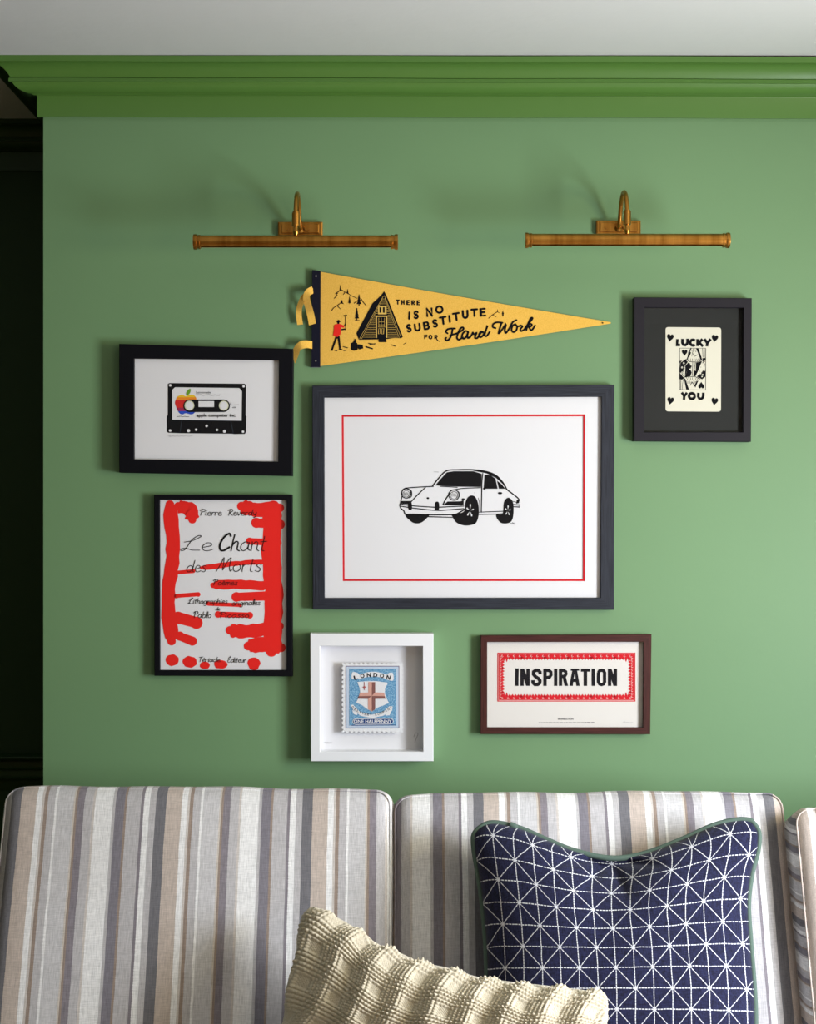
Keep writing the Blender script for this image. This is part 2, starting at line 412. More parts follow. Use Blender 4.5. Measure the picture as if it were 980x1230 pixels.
# single-line pen alphabet (x-height 5, capitals 9)
PEN = {
 'a': (5.2, [(4.2,4.2),(2.5,5),(.5,3.5),(.4,1.2),(1.8,0),(3.6,1.4),(4.3,4.7)], [(4.3,4.7),(4.1,1.2),(5.2,.2)]),
 'b': (4.6, [(.9,9),(.3,1),(1.5,0),(3.6,.6),(4,3),(2.6,4.8),(.6,3.2)]),
 'c': (4.3, [(3.8,4.2),(2.2,5),(.5,3),(.8,.8),(2.4,0),(4,.9)]),
 'd': (5.3, [(4,4),(2.3,5),(.5,3),(.8,.6),(2.2,0),(4,2),(5,9)], [(4.6,5),(4.4,1),(5.3,0)]),
 'e': (4.2, [(.6,2.2),(3.2,3.2),(3.1,4.8),(1.6,5),(.4,2.6),(1.2,.3),(2.8,0),(4.2,1)]),
 'g': (4.8, [(4,4),(2.3,5),(.5,3),(.8,.8),(2.3,.3),(4,3),(4.3,4.6),(4,-1.5),(2.2,-3.2),(.6,-2)]),
 'h': (4.6, [(1.2,9),(.7,4.5),(.4,0)], [(.5,2.5),(2,5),(3.5,4.6),(3.4,1),(4.6,0)]),
 'i': (1.8, [(.8,5),(.6,1),(1.6,0)], [(1.1,7),(1.2,7.2)]),
 'l': (1.9, [(.5,1),(1.9,6),(1.7,9),(.8,8),(.5,1.5),(1.6,0)]),
 'm': (6.1, [(.3,5),(.3,0)], [(.3,3),(1.8,5),(2.6,4),(2.5,0)], [(2.6,3),(4.1,5),(5,4),(5,1),(6,0)]),
 'n': (4.3, [(.3,5),(.3,0)], [(.3,3),(2,5),(3.2,4.2),(3.1,1),(4.2,0)]),
 'o': (4.4, [(2.4,5),(.6,3.5),(.6,1),(2.2,0),(3.9,1.5),(3.7,4),(2.4,5)]),
 'p': (4.3, [(.8,5),(.2,-3)], [(.5,3),(2,5),(3.8,4),(3.6,1),(2,0),(.5,1)]),
 'r': (3.1, [(.4,5),(.4,0)], [(.4,3),(1.6,4.8),(3,4.6)]),
 's': (3.4, [(3,4.4),(1.6,5),(.8,3.8),(2.8,1.8),(2,0),(.3,.6)]),
 't': (3.0, [(1.6,8),(1.1,1),(2.2,0)], [(0,5),(2.9,5.3)]),
 'u': (4.5, [(.4,5),(.5,1),(1.8,0),(3.4,1.5),(3.6,5)], [(3.6,5),(3.5,1),(4.4,0)]),
 'v': (3.8, [(.3,5),(1.6,0),(3.4,5)]),
 'y': (4.2, [(.3,5),(.8,1.5),(2.2,1),(3.6,5)], [(3.6,5),(3,-2),(1,-3)]),
 'è': (4.2, [(.6,2.2),(3.2,3.2),(3.1,4.8),(1.6,5),(.4,2.6),(1.2,.3),(2.8,0),(4.2,1)], [(1.4,7.4),(2.4,6.2)]),
 'é': (4.2, [(.6,2.2),(3.2,3.2),(3.1,4.8),(1.6,5),(.4,2.6),(1.2,.3),(2.8,0),(4.2,1)], [(2.4,7.4),(1.6,6.2)]),
 'P': (5.2, [(1.6,9),(.8,0)], [(-.6,7),(1,9.2),(4.4,9),(4.6,6.4),(1.3,5)]),
 'R': (5.4, [(1.6,9),(.8,0)], [(-.8,7.4),(2,9.6),(4.6,8.4),(3.8,5.8),(1.6,5)], [(1.8,5),(3.4,1.6),(5.2,0)]),
 'L': (6.5, [(.8,5.6),(3.5,6.6),(5.9,9.2),(5,9.8),(3.2,7),(1.8,1.2),(.6,0),(.2,1),(1.8,1.6),(4,.4),(6.6,.3)]),
 'C': (6.0, [(5.6,8.2),(4.6,9.6),(2.2,7.6),(.6,3.6),(1.2,.6),(3,.2),(5.6,2)]),
 'M': (8.0, [(.2,0),(2,5),(3.2,9),(3.4,5),(3.4,1),(5,6),(6.8,9),(6.6,4),(7.2,.4),(8,1)]),
 'T': (5.0, [(2.8,9),(2,0)], [(0,8.4),(5.4,9.2)]),
 'É': (5.0, [(4.6,8.6),(2.2,9),(1.2,7),(2.8,5),(.8,3.4),(1,.4),(4.8,.6)], [(3.6,11.4),(2.8,10)]),
 ' ': (3.0,),
}
def pen(ink0, word, x0, x1, ybase, xh, w_, slant=0.12, rise=0.0, bold=None):
    ink = Ink(ink0.d, ink0.tf)
    total = sum(PEN[c][0] + .3 for c in word); kx = (x1 - x0) / total; ky = xh / 5.0; cur = 0
    for i, c in enumerate(word):
        a = PEN[c]
        for st in a[1:]:
            q = [(x0 + (cur + p[0] + p[1]*slant) * kx, ybase - p[1]*ky + rise*(cur/total)) for p in st]
            ink.stroke(q, w_ * (bold(i) if bold else 1), smooth=True)
        cur += a[0] + .3
    ink.build('handwritten_word', M['ink'], r)

# block capitals for the pennant (unit box, y down)
arc = lambda cx, cy, rx, ry, a0, a1, n=8: [(cx + rx*math.cos(math.radians(a0+(a1-a0)*i/n)), cy + ry*math.sin(math.radians(a0+(a1-a0)*i/n))) for i in range(n+1)]
CAPS = {
 'T': [[(-.5,-.5),(.5,-.5)],[(0,-.5),(0,.5)]], 'H': [[(-.4,-.5),(-.4,.5)],[(.4,-.5),(.4,.5)],[(-.4,0),(.4,0)]],
 'E': [[(.38,-.5),(-.36,-.5),(-.36,.5),(.4,.5)],[(-.36,0),(.3,0)]], 'F': [[(.38,-.5),(-.36,-.5),(-.36,.5)],[(-.36,0),(.3,0)]],
 'R': [[(-.36,.5),(-.36,-.5),(.1,-.5)] + arc(.1,-.22,.3,.28,-90,90) + [(-.36,.06)], [(.05,.06),(.42,.5)]],
 'I': [[(0,-.5),(0,.5)]], 'N': [[(-.4,.5),(-.4,-.5),(.4,.5),(.4,-.5)]], 'O': [arc(0,0,.46,.5,0,360,20)],
 'S': [arc(.02,-.25,.34,.25,-25,-270,9) + arc(.0,.25,.36,.25,-90,150,9)],
 'U': [[(-.4,-.5),(-.4,.12)] + arc(0,.12,.4,.38,180,0,10) + [(.4,-.5)]],
 'B': [[(-.38,.5),(-.38,-.5),(.08,-.5)] + arc(.08,-.26,.28,.24,-90,90,7) + [(-.38,-.02)], [(-.38,-.02),(.1,-.02)] + arc(.1,.24,.32,.26,-90,90,7) + [(-.38,.5)]],
}
def cap(ink, ch, cx, y0, y1, wd, sw, slant=0.0, tilt=0.0):
    h = y1 - y0; cy = (y0 + y1)/2; c, sn = math.cos(tilt), math.sin(tilt)
    for st in CAPS[ch]:
        q = []
        for x, y in st:
            X = x*wd - y*h*slant; Y = y*h; q.append((cx + X*c - Y*sn, cy + X*sn + Y*c))
        ink.stroke(q, sw)
        if ch in 'EFRNBHI' :
            for p in q[1:-1]: ink.disc(p[0], p[1], sw/2, n=8)

# ------------------------------------------------------------------ picture frames
def picture(name, outer, inner, d, m, label, art_depth, board_mat, hole_pad=2.0, glass_depth=None, cat='picture', bev=0.0012):
    cx = sum(p[0] for p in outer)/4; cy = sum(p[1] for p in outer)/4
    loc = P(cx, cy, 0); loc.y = -0.0005
    root = empty(name, loc, label, cat)
    O = [P(*p, d) for p in outer]; I = [P(*p, d) for p in inner]
    for i in range(4):
        j = (i+1) % 4; v = []; uv = []
        wi = (O[i]-I[i]).length * 0.7
        for (A, B, end) in ((O[i], I[i], 0), (O[j], I[j], 1)):
            tb = bev / max((B-A).length, 1e-6) * 1.4
            prof = [(0, 0.0008), (0, d - bev), (tb, d), (1 - tb, d), (1, d - bev), (1, 0.002)]
            run = 0; last = None
            for t, dep in prof:
                p = A.lerp(B, t); p = Vector((p.x, -dep, p.z)); v.append(p)
                if last is not None: run += (p - last).length
                last = p
                uv.append((((O[j]-O[i]).length) * end + i * 7.3 + (t*wi if end == 0 else -t*wi), run + i*.37))
        f = [(k, k+6, k+7, k+1) for k in range(5)] + [(5, 11, 6, 0), (0,1,2,3,4,5), (11,10,9,8,7,6)]
        rail = mesh('frame_rail', v, f, m, root, uvs=uv)
    c = [P(*p, d) for p in inner]; pad = hole_pad * S
    x0 = min(p.x for p in c) - pad; x1 = max(p.x for p in c) + pad; z0 = min(p.z for p in c) - pad; z1 = max(p.z for p in c) + pad
    q = MB(); q.box((x0, -art_depth, z0), (x1, -art_depth + 0.0025, z1)); q.build('backing_board', board_mat, root)
    g = glass_depth if glass_depth else art_depth + 0.002
    q = MB(); q.box((x0 + pad*.6, -g - 0.0015, z0 + pad*.6), (x1 - pad*.6, -g, z1 - pad*.6))
    q.build('glass_pane', M['glass'], root)
    return root

E = 0.0004
# --- cassette picture
A = 0.022
r = picture('framed_print', [(143,413),(352,419),(351,571.5),(143,567.5)], [(161,430.5),(335,432.5),(334,554.5),(161,551.5)], 0.032, M['blackframe'],
            'black framed print of an audio cassette on white paper, hung left of the pennant', A, M['paper'], glass_depth=A+0.004)
r['category'] = 'picture'
tf = (190, 450, 0.12245)
k = Ink(A+E, tf)
k.poly([(108,83),(848,90),(862,104),(858,400),(866,408),(862,560),(850,582),(740,584),(730,580),(215,575),(98,570),(86,560),(84,408),(94,398),(95,96)])
k.build('cassette_ink', M['ink'], r, 'black cassette shell')
k = Ink(A+2*E, tf)
k.poly([(165,124),(795,132),(822,162),(818,452),(138,441),(138,150)])
k.build('cassette_label', M['paper'], r, 'white cassette label')
body = catmull([(172,250),(190,215),(235,198),(270,212),(305,197),(350,203),(374,235),(366,280),(378,330),(358,372),(325,390),(270,379),(235,391),(203,372),(180,325),(165,280)], 6, True)
def clip(poly, ylo, yhi):
    def half(pl, y, keep):
        out = []
        for i in range(len(pl)):
            a, b = pl[i-1], pl[i]; ka, kb = keep(a[1], y), keep(b[1], y)
            if ka != kb:
                t = (y-a[1])/(b[1]-a[1]); out.append((a[0]+(b[0]-a[0])*t, y))
            if kb: out.append(b)
        return out
    return half(half(poly, ylo, lambda v, y: v >= y), yhi, lambda v, y: v <= y)
def colour(n, c): 
    if n not in M: M[n] = mat(n, c, 0.7, spec=0.2)
    return M[n]
for lo, hi, nm, c in ((190,222,'yellow ink',(.78,.50,.03)),(222,250,'orange ink',(.80,.25,.02)),(250,325,'scarlet ink',(.62,.02,.02)),(325,357,'plum ink',(.33,.02,.08)),(357,400,'blue ink',(.02,.07,.50))):
    pl = clip(body, lo, hi)
    if len(pl) > 2:
        k = Ink(A+3*E, tf)
        k.poly([p for i, p in enumerate(pl) if (Vector(p)-Vector(pl[i-1])).length > .01]); k.build('fruit_band', colour(nm, c), r, nm.replace(' ink','')+' band of the striped fruit emblem')
k = Ink(A+3*E, tf); k.poly([(275,200),(278,172),(300,145),(318,142),(315,172),(298,196)], True); k.build('fruit_leaf', colour('leaf green ink', (.15,.34,.02)), r)
k = Ink(A+4*E, tf)
k.disc(308,306,62); k.disc(642,306,62); k.rect(308,244,642,368)
k.text('apple computer inc.', 376, 766, 380, 413, bold=0.018); k.text('Lemonade', 372, 516, 162, 184, bold=0.0)
k.stroke([(372,198)]+[(372+i*9, 200+random.uniform(-5,5)) for i in range(1,27)], 3.5)
k.stroke([(182,411)]+[(182+i*8, 410+random.uniform(-4,4)) for i in range(1,16)], 4)
k.stroke([(700,300),(715,275),(718,298),(790,295)], 3); k.text('side', 728, 764, 312, 328, bold=0.01)
k.build('cassette_lettering', M['ink'], r, 'black lettering and reel window surround')
k = Ink(A+5*E, tf)
k.disc(306,303,48); k.build('reel_hub', colour('pale lime paper', (.66,.66,.47)), r); k = Ink(A+5*E, tf); k.disc(643,304,48); k.build('reel_hub', M['pale lime paper'], r)
for x in (306, 643): k = Ink(A+6*E, tf); k.disc(x,303,39); k.build('hub_centre', M['paper'], r)
k = Ink(A+6*E, tf); k.rect(395,260,548,318); k.build('reel_window', M['paper'], r)
for x, y, a in ((118,105,13),(838,115,12),(117,548,13),(832,560,12),(297,550,16),(372,540,12),(475,503,13),(577,542,12),(650,556,15)): k = Ink(A+6*E, tf); k.disc(x, y, a); k.build('screw_hole', M['paper'], r)
k = Ink(A+3*E, tf); k.stroke([(232,450),(212,572)], 3); k.stroke([(712,455),(738,580)], 3); k.stroke([(545,265),(548,310)], 5); k.stroke([(140,446),(818,456)],2)
k.build('shell_outline', colour('slate ink', (.05,.07,.10)), r)
k = Ink(A+E, tf); k.stroke(catmull([(95,600),(120,590),(112,612),(150,596),(160,608),(190,594),(200,606),(235,598),(250,606),(280,592),(290,606),(335,597)],3), 3)
k.build('pencil_signature', M['pencil'], r)

# --- lucky card picture
A = 0.016
r = picture('framed_card', [(761.5,357),(903,358),(902,530.5),(761.5,529.5)], [(774,369),(893,369.5),(892.5,519),(773.5,519)], 0.030, M['satinframe'],
            'deep black framed LUCKY YOU playing card on black board, right of the pennant tip', A, M['blackboard'], glass_depth=A+0.004)
tf = (790, 385, 0.0976)
k = Ink(A+0.001, tf)
pl = []
for cx, cy, a0 in ((128,112,180),(748,118,270),(745,1090,0),(128,1086,90)):
    pl += arc(cx, cy, 32, 32, a0, a0+90, 5)
k.poly(pl); k.build('playing_card', M['card'], r, 'cream playing card with rounded corners')
k = Ink(A+0.001+E, tf)
def heart(k, x, y, s_, rot=0, flip=1):
    pl = []
    for i in range(28):
        t = 2*math.pi*i/28
        hx = 16*math.sin(t)**3; hy = -(13*math.cos(t)-5*math.cos(2*t)-2*math.cos(3*t)-math.cos(4*t))
        hx, hy = hx*s_/16, hy*s_*1.30/16*flip
        pl.append((x + hx*math.cos(rot)-hy*math.sin(rot), y + hx*math.sin(rot)+hy*math.cos(rot)))
    k.poly(pl)
heart(k,153,208,42,.16); heart(k,702,216,40,.16); heart(k,157,984,41,.16); heart(k,700,992,41,.16); heart(k,330,392,34); heart(k,535,802,36,0,-1)
# heavy geometric capitals
k.poly([(225,228),(258,228),(252,286),(275,284),(275,316),(222,318)])
k.stroke([(305,226),(303,275),(315,298),(340,302),(360,290),(368,262),(366,224)], 33, cap=False)
k.stroke(arc(432,272,34,34,-45,-315,12), 34, cap=False)
k.stroke([(492,228),(490,316)], 35, cap=False); k.stroke([(550,228),(508,272),(556,318)], 33, cap=False)
k.stroke([(572,228),(610,276),(604,318)], 34, cap=False); k.stroke([(652,228),(608,278)], 33, cap=False)
k.stroke([(295,886),(326,930),(322,976)], 32, cap=False); k.stroke([(360,888),(326,932)], 31, cap=False)
k.stroke(arc(420,930,35,34,0,360,20), 34, cap=False)
k.stroke([(500,890),(498,938),(512,960),(532,964),(552,952),(560,925),(560,888)], 32, cap=False)
# court figure panel
for a in ([(270,340),(590,342),(588,855),(268,850),(270,340)],): k.stroke(a, 5, cap=False)
k.stroke([(410,342),(382,390),(375,440),(360,480)],13.5); k.poly([(470,342),(500,342),(535,440),(550,500),(525,480),(495,400)])
k.poly([(375,440),(395,380),(410,395),(388,450)])
k.poly([(340,478),(280,520),(270,600),(272,640),(310,660),(318,600),(332,560),(370,510)])
k.poly([(490,520),(530,500),(520,560),(495,600),(470,590)]); k.poly([(390,545),(420,560),(400,600),(418,640),(398,690),(335,700),(352,640),(372,590)])
k.poly([(590,600),(590,690),(545,725),(480,690),(500,670),(530,660),(552,620)]); k.poly([(448,610),(470,625),(462,690),(440,688)])
k.poly([(320,705),(340,720),(385,848),(350,848)]); k.poly([(478,745),(500,740),(462,828),(450,800)]); k.stroke([(345,478),(400,508),(480,512),(540,488)],7.5)
k.stroke([(322,700),(380,690),(460,690),(520,722)],7.5); k.stroke([(430,515),(425,680)],6.0); k.stroke([(462,515),(440,680)],6.0)
for i in range(7): k.stroke([(378+i*24,470),(384+i*20,500)],4.8); k.stroke([(352+i*24,700),(366+i*20,728)],4.8)
k.stroke([(425,395),(440,420),(455,440),(490,420)],6.0,smooth=True); k.disc(432,385,4); k.disc(468,385,4)
k.stroke([(400,800),(425,760),(450,810)],6.0,smooth=True); k.stroke([(440,342),(418,440)],4.5); k.stroke([(550,342),(556,450)],6.0); k.stroke([(572,342),(575,450)],6.0)
for i in range(9): k.disc(345+random.uniform(-18,18), 530+i*20, 4.5); k.disc(520+random.uniform(-22,18), 540+i*17, 4.5)
for i in range(6): k.disc(555+(i%2)*20, 465+i*14, 6); k.disc(300+(i%2)*15, 665+i*14, 6)
k.stroke([(318,700),(305,780),(300,850)],4.5); k.stroke([(285,700),(282,850)],6.0)
k.poly([(268,500),(300,490),(270,530)]); k.poly([(340,560),(372,520),(402,530),(350,640),(336,690)]); k.poly([(470,520),(545,500),(520,560),(488,640),(462,690),(468,600)])
k.poly([(548,470),(592,455),(592,480),(560,520)]); k.poly([(268,640),(300,680),(322,705),(300,730),(268,720)])
for i in range(8): k.stroke([(356+i*20,740+(i%2)*8),(366+i*14,776)],3)
for i in range(6): k.stroke([(402+i*16,350+(i%3)*14),(408+i*14,378)],3)
k.build('card_lettering', M['ink'], r, 'black words, hearts and mirrored court figure')
k = Ink(A+0.001+2*E, tf)
for x, y in ((320,525),(298,578),(300,640),(572,612),(552,668),(575,560)): k.disc(x,y,11)
for x, y in ((545,690),(395,600)): k.disc(x,y,8)
k.build('figure_dots', M['card'], r)['kind'] = 'stuff'
k = Ink(A+0.001+3*E, tf)
for x, y in ((320,525),(298,578),(300,640),(572,612),(552,668),(575,560)): k.disc(x,y,4.5)
k.build('figure_dot_centres', M['ink'], r)['kind'] = 'stuff'

# --- car picture
A = 0.013
r = picture('framed_car_print', [(375,463),(738,462),(737.5,732.5),(375.5,732)], [(389.5,477.5),(722.5,476.5),(721,718),(390,718.3)], 0.022, M['charwood'],
            'large charcoal wood framed print of a black and white coupe car', A-0.003, M['paper'], glass_depth=A+0.003)
# window mount with a red bevel line
def mount(name, o4, i4, d0, d1, m, root):
    v = [P(*p, d1) for p in o4] + [P(*p, d1) for p in i4] + [Vector((a.x, -d0, a.z)) for a in (P(*p, d1) for p in i4)]
    f = [(i, (i+1)%4, 4+(i+1)%4, 4+i) for i in range(4)] + [(4+i, 4+(i+1)%4, 8+(i+1)%4, 8+i) for i in range(4)]
    return mesh(name, v, f, m, root)
mount('mount_board', [(388,476),(724,475),(723,720),(388,720)], [(410.3,498.3),(702.8,497.6),(702.6,698),(411.6,698)], A-0.003, A, M['paper'], r)
mount('red_mount_line', [(410,498),(703.1,497.3),(702.9,698.4),(411.2,698.4)], [(412.7,500.6),(700.6,500),(700.2,695.7),(413.8,695.7)], A-0.003, A-0.0012, M['deepred'], r)
A = A - 0.003
tf = (460, 540, 0.1939)
k = Ink(A+E, tf)
k.poly([(325,222),(352,188),(396,141),(440,134),(560,134),(611,150),(608,232),(470,230),(380,226)])
k.poly([(629,153),(668,160),(697,180),(710,243),(642,243),(624,236)]); k.poly([(706,192),(735,215),(758,243),(718,243)])
k.stroke([(308,224),(350,172),(395,131),(470,125),(560,125),(640,136),(700,160),(742,203),(768,248)], 7.8, smooth=True)
k.poly([(560,122),(640,133),(705,160),(750,208),(772,250),(764,250),(742,214),(700,176),(640,147),(560,132)])
k.stroke([(768,248),(808,278),(838,303),(842,318)], 7.8, smooth=True); k.poly([(828,312),(846,306),(842,332),(824,335)])
k.stroke([(120,290),(117,262),(130,243),(158,237),(230,232),(312,228)], 6.5, smooth=True); k.stroke([(262,236),(215,280),(176,322)], 6.5, smooth=True)
k.stroke([(118,290),(112,312),(106,340)], 6.5); k.stroke([(405,275),(420,255),(445,248),(500,240),(605,236)], 5.9, smooth=True); k.stroke([(415,270),(390,305),(372,340)], 7.8, smooth=True)
k.stroke([(355,228),(400,230),(460,234)], 5.2); 
k.ring(144,272,29,6); k.ring(144,274,20,2.5); k.ring(440,282,32,6); k.ring(440,283,23,3); k.stroke([(450,250),(470,265),(473,290)],5,smooth=True); k.stroke([(155,243),(175,255),(178,285),(165,300)],5,smooth=True)
for i in range(5): k.stroke([(130+i*6,268+random.uniform(-8,6)),(133+i*6,282+random.uniform(-4,6))],2); k.stroke([(425+i*7,272+random.uniform(-8,6)),(428+i*7,292+random.uniform(-4,6))],2)
k.disc(278,301,8,6); k.poly([(110,318),(176,318),(178,340),(108,335)]); k.poly([(370,345),(400,322),(490,320),(486,346)]); k.disc(497,308,10,7); k.poly([(486,318),(500,312),(500,340),(486,346)])
k.stroke([(104,338),(200,350),(330,358),(500,350)], 6.5); k.stroke([(104,350),(200,364),(330,377),(400,374),(500,366)], 6.5, smooth=True)
k.stroke([(104,338),(104,352)],5); k.poly([(156,326),(176,326),(179,368),(158,370)], True); k.poly([(324,328),(346,328),(346,374),(322,374)], True)
k.stroke([(108,354),(112,366),(128,378),(134,392),(150,402),(280,404),(430,403),(470,392),(505,370)], 7.8, smooth=True); k.stroke([(275,402),(280,416),(430,420)], 5.9)
k.poly([(142,400),(278,403),(266,430),(238,452),(205,458),(172,444)], True)
k.poly([(510,330),(525,296),(548,284),(572,294),(588,330),(594,375),(590,420),(575,455),(545,468),(500,470),(455,452),(430,415),(432,402),(500,385)], True)
k.poly([(748,330),(762,305),(780,298),(800,315),(808,345),(808,400),(798,440),(775,456),(735,456),(708,430),(702,402),(740,398)], True)
k.stroke([(618,148),(613,200),(612,240),(609,388)], 6.5, smooth=True); k.stroke([(592,388),(750,382)], 5.2); k.stroke([(594,402),(704,400),(745,398)], 6.5)
k.disc(725,270,14,7); k.disc(628,242,9,6); k.stroke([(806,340),(850,344),(846,356),(806,354)], 5.9); k.stroke([(800,320),(842,330)],3.5); k.stroke([(590,300),(598,330),(600,380)],3)
k.stroke([(790,455),(800,462),(802,452),(812,463),(816,453),(818,463)],2.5); k.stroke([(315,138),(345,139)],2); k.disc(567,268,2)
k.build('car_ink', M['ink'], r, 'black ink of the car drawing')
k = Ink(A+2*E, tf)
for cx, cy, sx, sy in ((539,378,22,38),(773,378,17,30)):
    for a in (-90,-18,54,126,198):
        t = math.radians(a+6); x, y = math.cos(t), math.sin(t)
        k.poly([(cx+x*sx*.22, cy+y*sy*.22), (cx+x*sx*.95-y*sx*.22, cy+y*sy*.95+x*sy*.13), (cx+x*sx*1.12, cy+y*sy*1.12), (cx+x*sx*.95+y*sx*.22, cy+y*sy*.95-x*sy*.13)])
k.build('wheel_spokes', M['paper'], r)['kind'] = 'stuff'

# --- red brushwork poster (generic brush marks)
A = 0.010
r = picture('framed_poster', [(185,594),(351,594),(351.3,812.5),(185.3,811.7)], [(191.6,600.3),(344.2,600.3),(344,805),(192,805)], 0.020, M['blackframe'],
            'thin black framed poster of red brush marks and handwriting', A, M['paper'], glass_depth=A+0.002)
def brush(k, pts, w_, rough=0.12):
    k = Ink(A+E)
    q = catmull(pts, 7); n = len(q); L, R_ = [], []
    for i, p in enumerate(q):
        a, b = Vector(q[max(i-1,0)]), Vector(q[min(i+1,n-1)]); t = (b-a).normalized(); nn = Vector((-t.y, t.x)); e = i/(n-1)
        h = w_/2 * min(1, math.sin(math.pi*min(max(e,.0),1))*2.2 + .55) 
        L.append(Vector(p)+nn*h*(1+random.uniform(-rough,rough))); R_.append(Vector(p)-nn*h*(1+random.uniform(-rough,rough)))
    pts2 = [tuple(v) for v in L] + [tuple(v) for v in reversed(R_)]
    k.raw(pts2, [(i, i+1, 2*n-2-i, 2*n-1-i) for i in range(n-1)]); k.disc(*q[0], w_*.31); k.disc(*q[-1], w_*.31)
    k.build('brush_mark', M['red'], r)
k = None
# loose marks: two uprights, cross strokes, patches
brush(k, [(204,606),(208,660),(202,715),(206,770)], 17)
brush(k, [(214,608),(228,612),(231,624)], 16); brush(k, [(214,742),(236,748)], 24); brush(k, [(216,764),(231,770)], 18)
brush(k, [(212,688),(232,686)], 8); brush(k, [(212,716),(238,714)], 9)
brush(k, [(328,608),(325,660),(329,715),(326,782)], 22)
brush(k, [(290,608),(306,612),(336,610)], 17); brush(k, [(308,628),(336,630)], 20); brush(k, [(300,650),(334,652)], 14)
brush(k, [(242,682),(284,677),(318,675)], 6, .2)
brush(k, [(256,703),(290,702),(320,704)], 11); brush(k, [(284,717),(320,716)], 19); brush(k, [(250,725),(288,727)], 8, .25); brush(k, [(262,738),(300,739)], 13)
brush(k, [(276,757),(300,758),(336,752)], 16); brush(k, [(298,776),(318,774),(338,778)], 17)
for x, y, a, b in ((207,793,8,7),(228,795,8.5,7),(246,799,6.5,4.5),(265,798,8,5.5),(305,797,7.5,8)): k = Ink(A+E); k.poly([(x+a*math.cos(t)*random.uniform(.9,1.06), y+b*math.sin(t)*random.uniform(.9,1.06)) for t in np.linspace(0,2*math.pi,15)[:-1]], True); k.build('paint_dab', M['red'], r)
k = Ink(A+2*E, (170, 585, 0.199))
pen(k, 'Pierre', 352, 486, 172, 20, 3.6); pen(k, 'Reverdy', 522, 696, 172, 20, 3.6)
pen(k, 'Le', 232, 436, 384, 46, 4.2); pen(k, 'Chant', 462, 752, 385, 54, 5.0, bold=lambda i: 2.3 if i == 0 else (1.5 if i == 1 else 1))
pen(k, 'des', 268, 392, 512, 38, 4.0); pen(k, 'Morts', 448, 726, 510, 46, 4.4); pen(k, 'Poèmes', 432, 580, 592, 18, 3.4)
k.tf = (170, 695, 0.199)
pen(k, 'Lithographies', 280, 520, 152, 18, 3.4); pen(k, 'originales', 545, 718, 162, 18, 3.4, rise=-3)
pen(k, 'de', 446, 474, 192, 11, 3); pen(k, 'Pablo', 314, 422, 236, 20, 3.6); pen(k, 'Picasso', 470, 650, 236, 18, 3.4)
pen(k, 'Tériade', 344, 476, 502, 16, 3.2); pen(k, 'Éditeur', 518, 632, 505, 16, 3.2); 

# --- stamp picture (deep white box frame)
A = 0.010
r = picture('framed_stamp', [(372.5,761),(520.5,761),(520.5,914.5),(373,914.5)], [(384.3,776),(507.6,776),(508,903),(384.6,903)], 0.046, M['whiteframe'],
            'deep white box frame holding a blue enlarged stamp, below the car print', A, M['paper'], glass_depth=0.040)
x0, y0, x1, y1 = 411.6, 797.2, 483.4, 879.3
def edge(a, b, n):
    out = []; ax, ay = a; bx, by = b; tx, ty = (bx-ax)/n, (by-ay)/n; ln = math.hypot(tx, ty); nx, ny = ty/ln, -tx/ln
    for i in range(n):
        for t, o in ((0,1.1),(.2,1.1),(.3,.2),(.4,-.8),(.6,-.8),(.7,.2),(.8,1.1)):
            out.append((ax+tx*(i+t)+nx*o, ay+ty*(i+t)+ny*o))
    return out
pl = edge((x0,y0),(x1,y0),13) + edge((x1,y0),(x1,y1),15) + edge((x1,y1),(x0,y1),13) + edge((x0,y1),(x0,y0),15)
B0, B1 = 0.024, 0.0265
v = [P(*p, B1) for p in pl]; v2 = [Vector((a.x, -B0, a.z)) for a in v]; n = len(pl)
tt = tessellate_polygon([[Vector((p[0], p[1], 0)) for p in pl]])
mesh('perforated_stamp', v + v2, [tuple(q) for q in tt] + [(i, (i+1)%n, n+(i+1)%n, n+i) for i in range(n)], M['whiteframe'], r, False)
q = MB(); a = P(425,812,B0); b = P(470,866,B0); q.box((a.x,-B0,b.z),(b.x,-A,a.z)); q.build('spacer_block', M['paper'], r)
tf = (400, 785, 0.097)
k = Ink(B1+E, tf); k.rect(156,152,820,926); k.build('stamp_outline', colour('mauve ink', (.16,.12,.20)), r)
k = Ink(B1+2*E, tf); k.rect(165,161,811,917); k.build('stamp_margin', colour('pale blue paper', (.50,.58,.70)), r)
k = Ink(B1+3*E, tf); k.rect(200,188,778,892)
k.build('stamp_field', mat('engraved blue ink', (.055,.22,.42), .7, vary=((330,)*3, (.26,.47,.64), .42, .62)), r)
k = Ink(B1+4*E, tf)
top = [(228,300),(240,232),(300,238),(330,262),(420,232),(520,226),(620,246),(660,262),(700,238),(742,246),(745,330),(690,330),(620,302),(520,286),(430,290),(330,312),(250,318)]
k.poly(top, True)
k.poly([(300,352),(380,345),(520,340),(610,352),(680,362),(645,430),(640,490),(665,560),(690,610),(630,640),(560,665),(480,720),(410,680),(360,640),(285,605),(310,560),(335,490),(330,430)])
k.poly([(220,640),(245,632),(330,720),(470,760),(620,720),(700,650),(738,655),(728,710),(620,770),(480,800),(340,770),(250,700)])
k.poly([(235,700),(300,735),(300,762),(260,752)]); k.poly([(645,730),(720,715),(700,765),(650,768)])
k.build('banner_and_shield', M['paper'], r, 'white ribbon banners and shield')
k = Ink(B1+5*E, tf); k.poly([(435,352),(522,352),(522,480),(632,485),(650,560),(522,562),(522,690),(480,718),(432,688),(432,562),(305,560),(335,485),(435,482)])
k.build('cross', colour('salmon ink', (.62,.33,.27)), r, 'salmon pink cross')
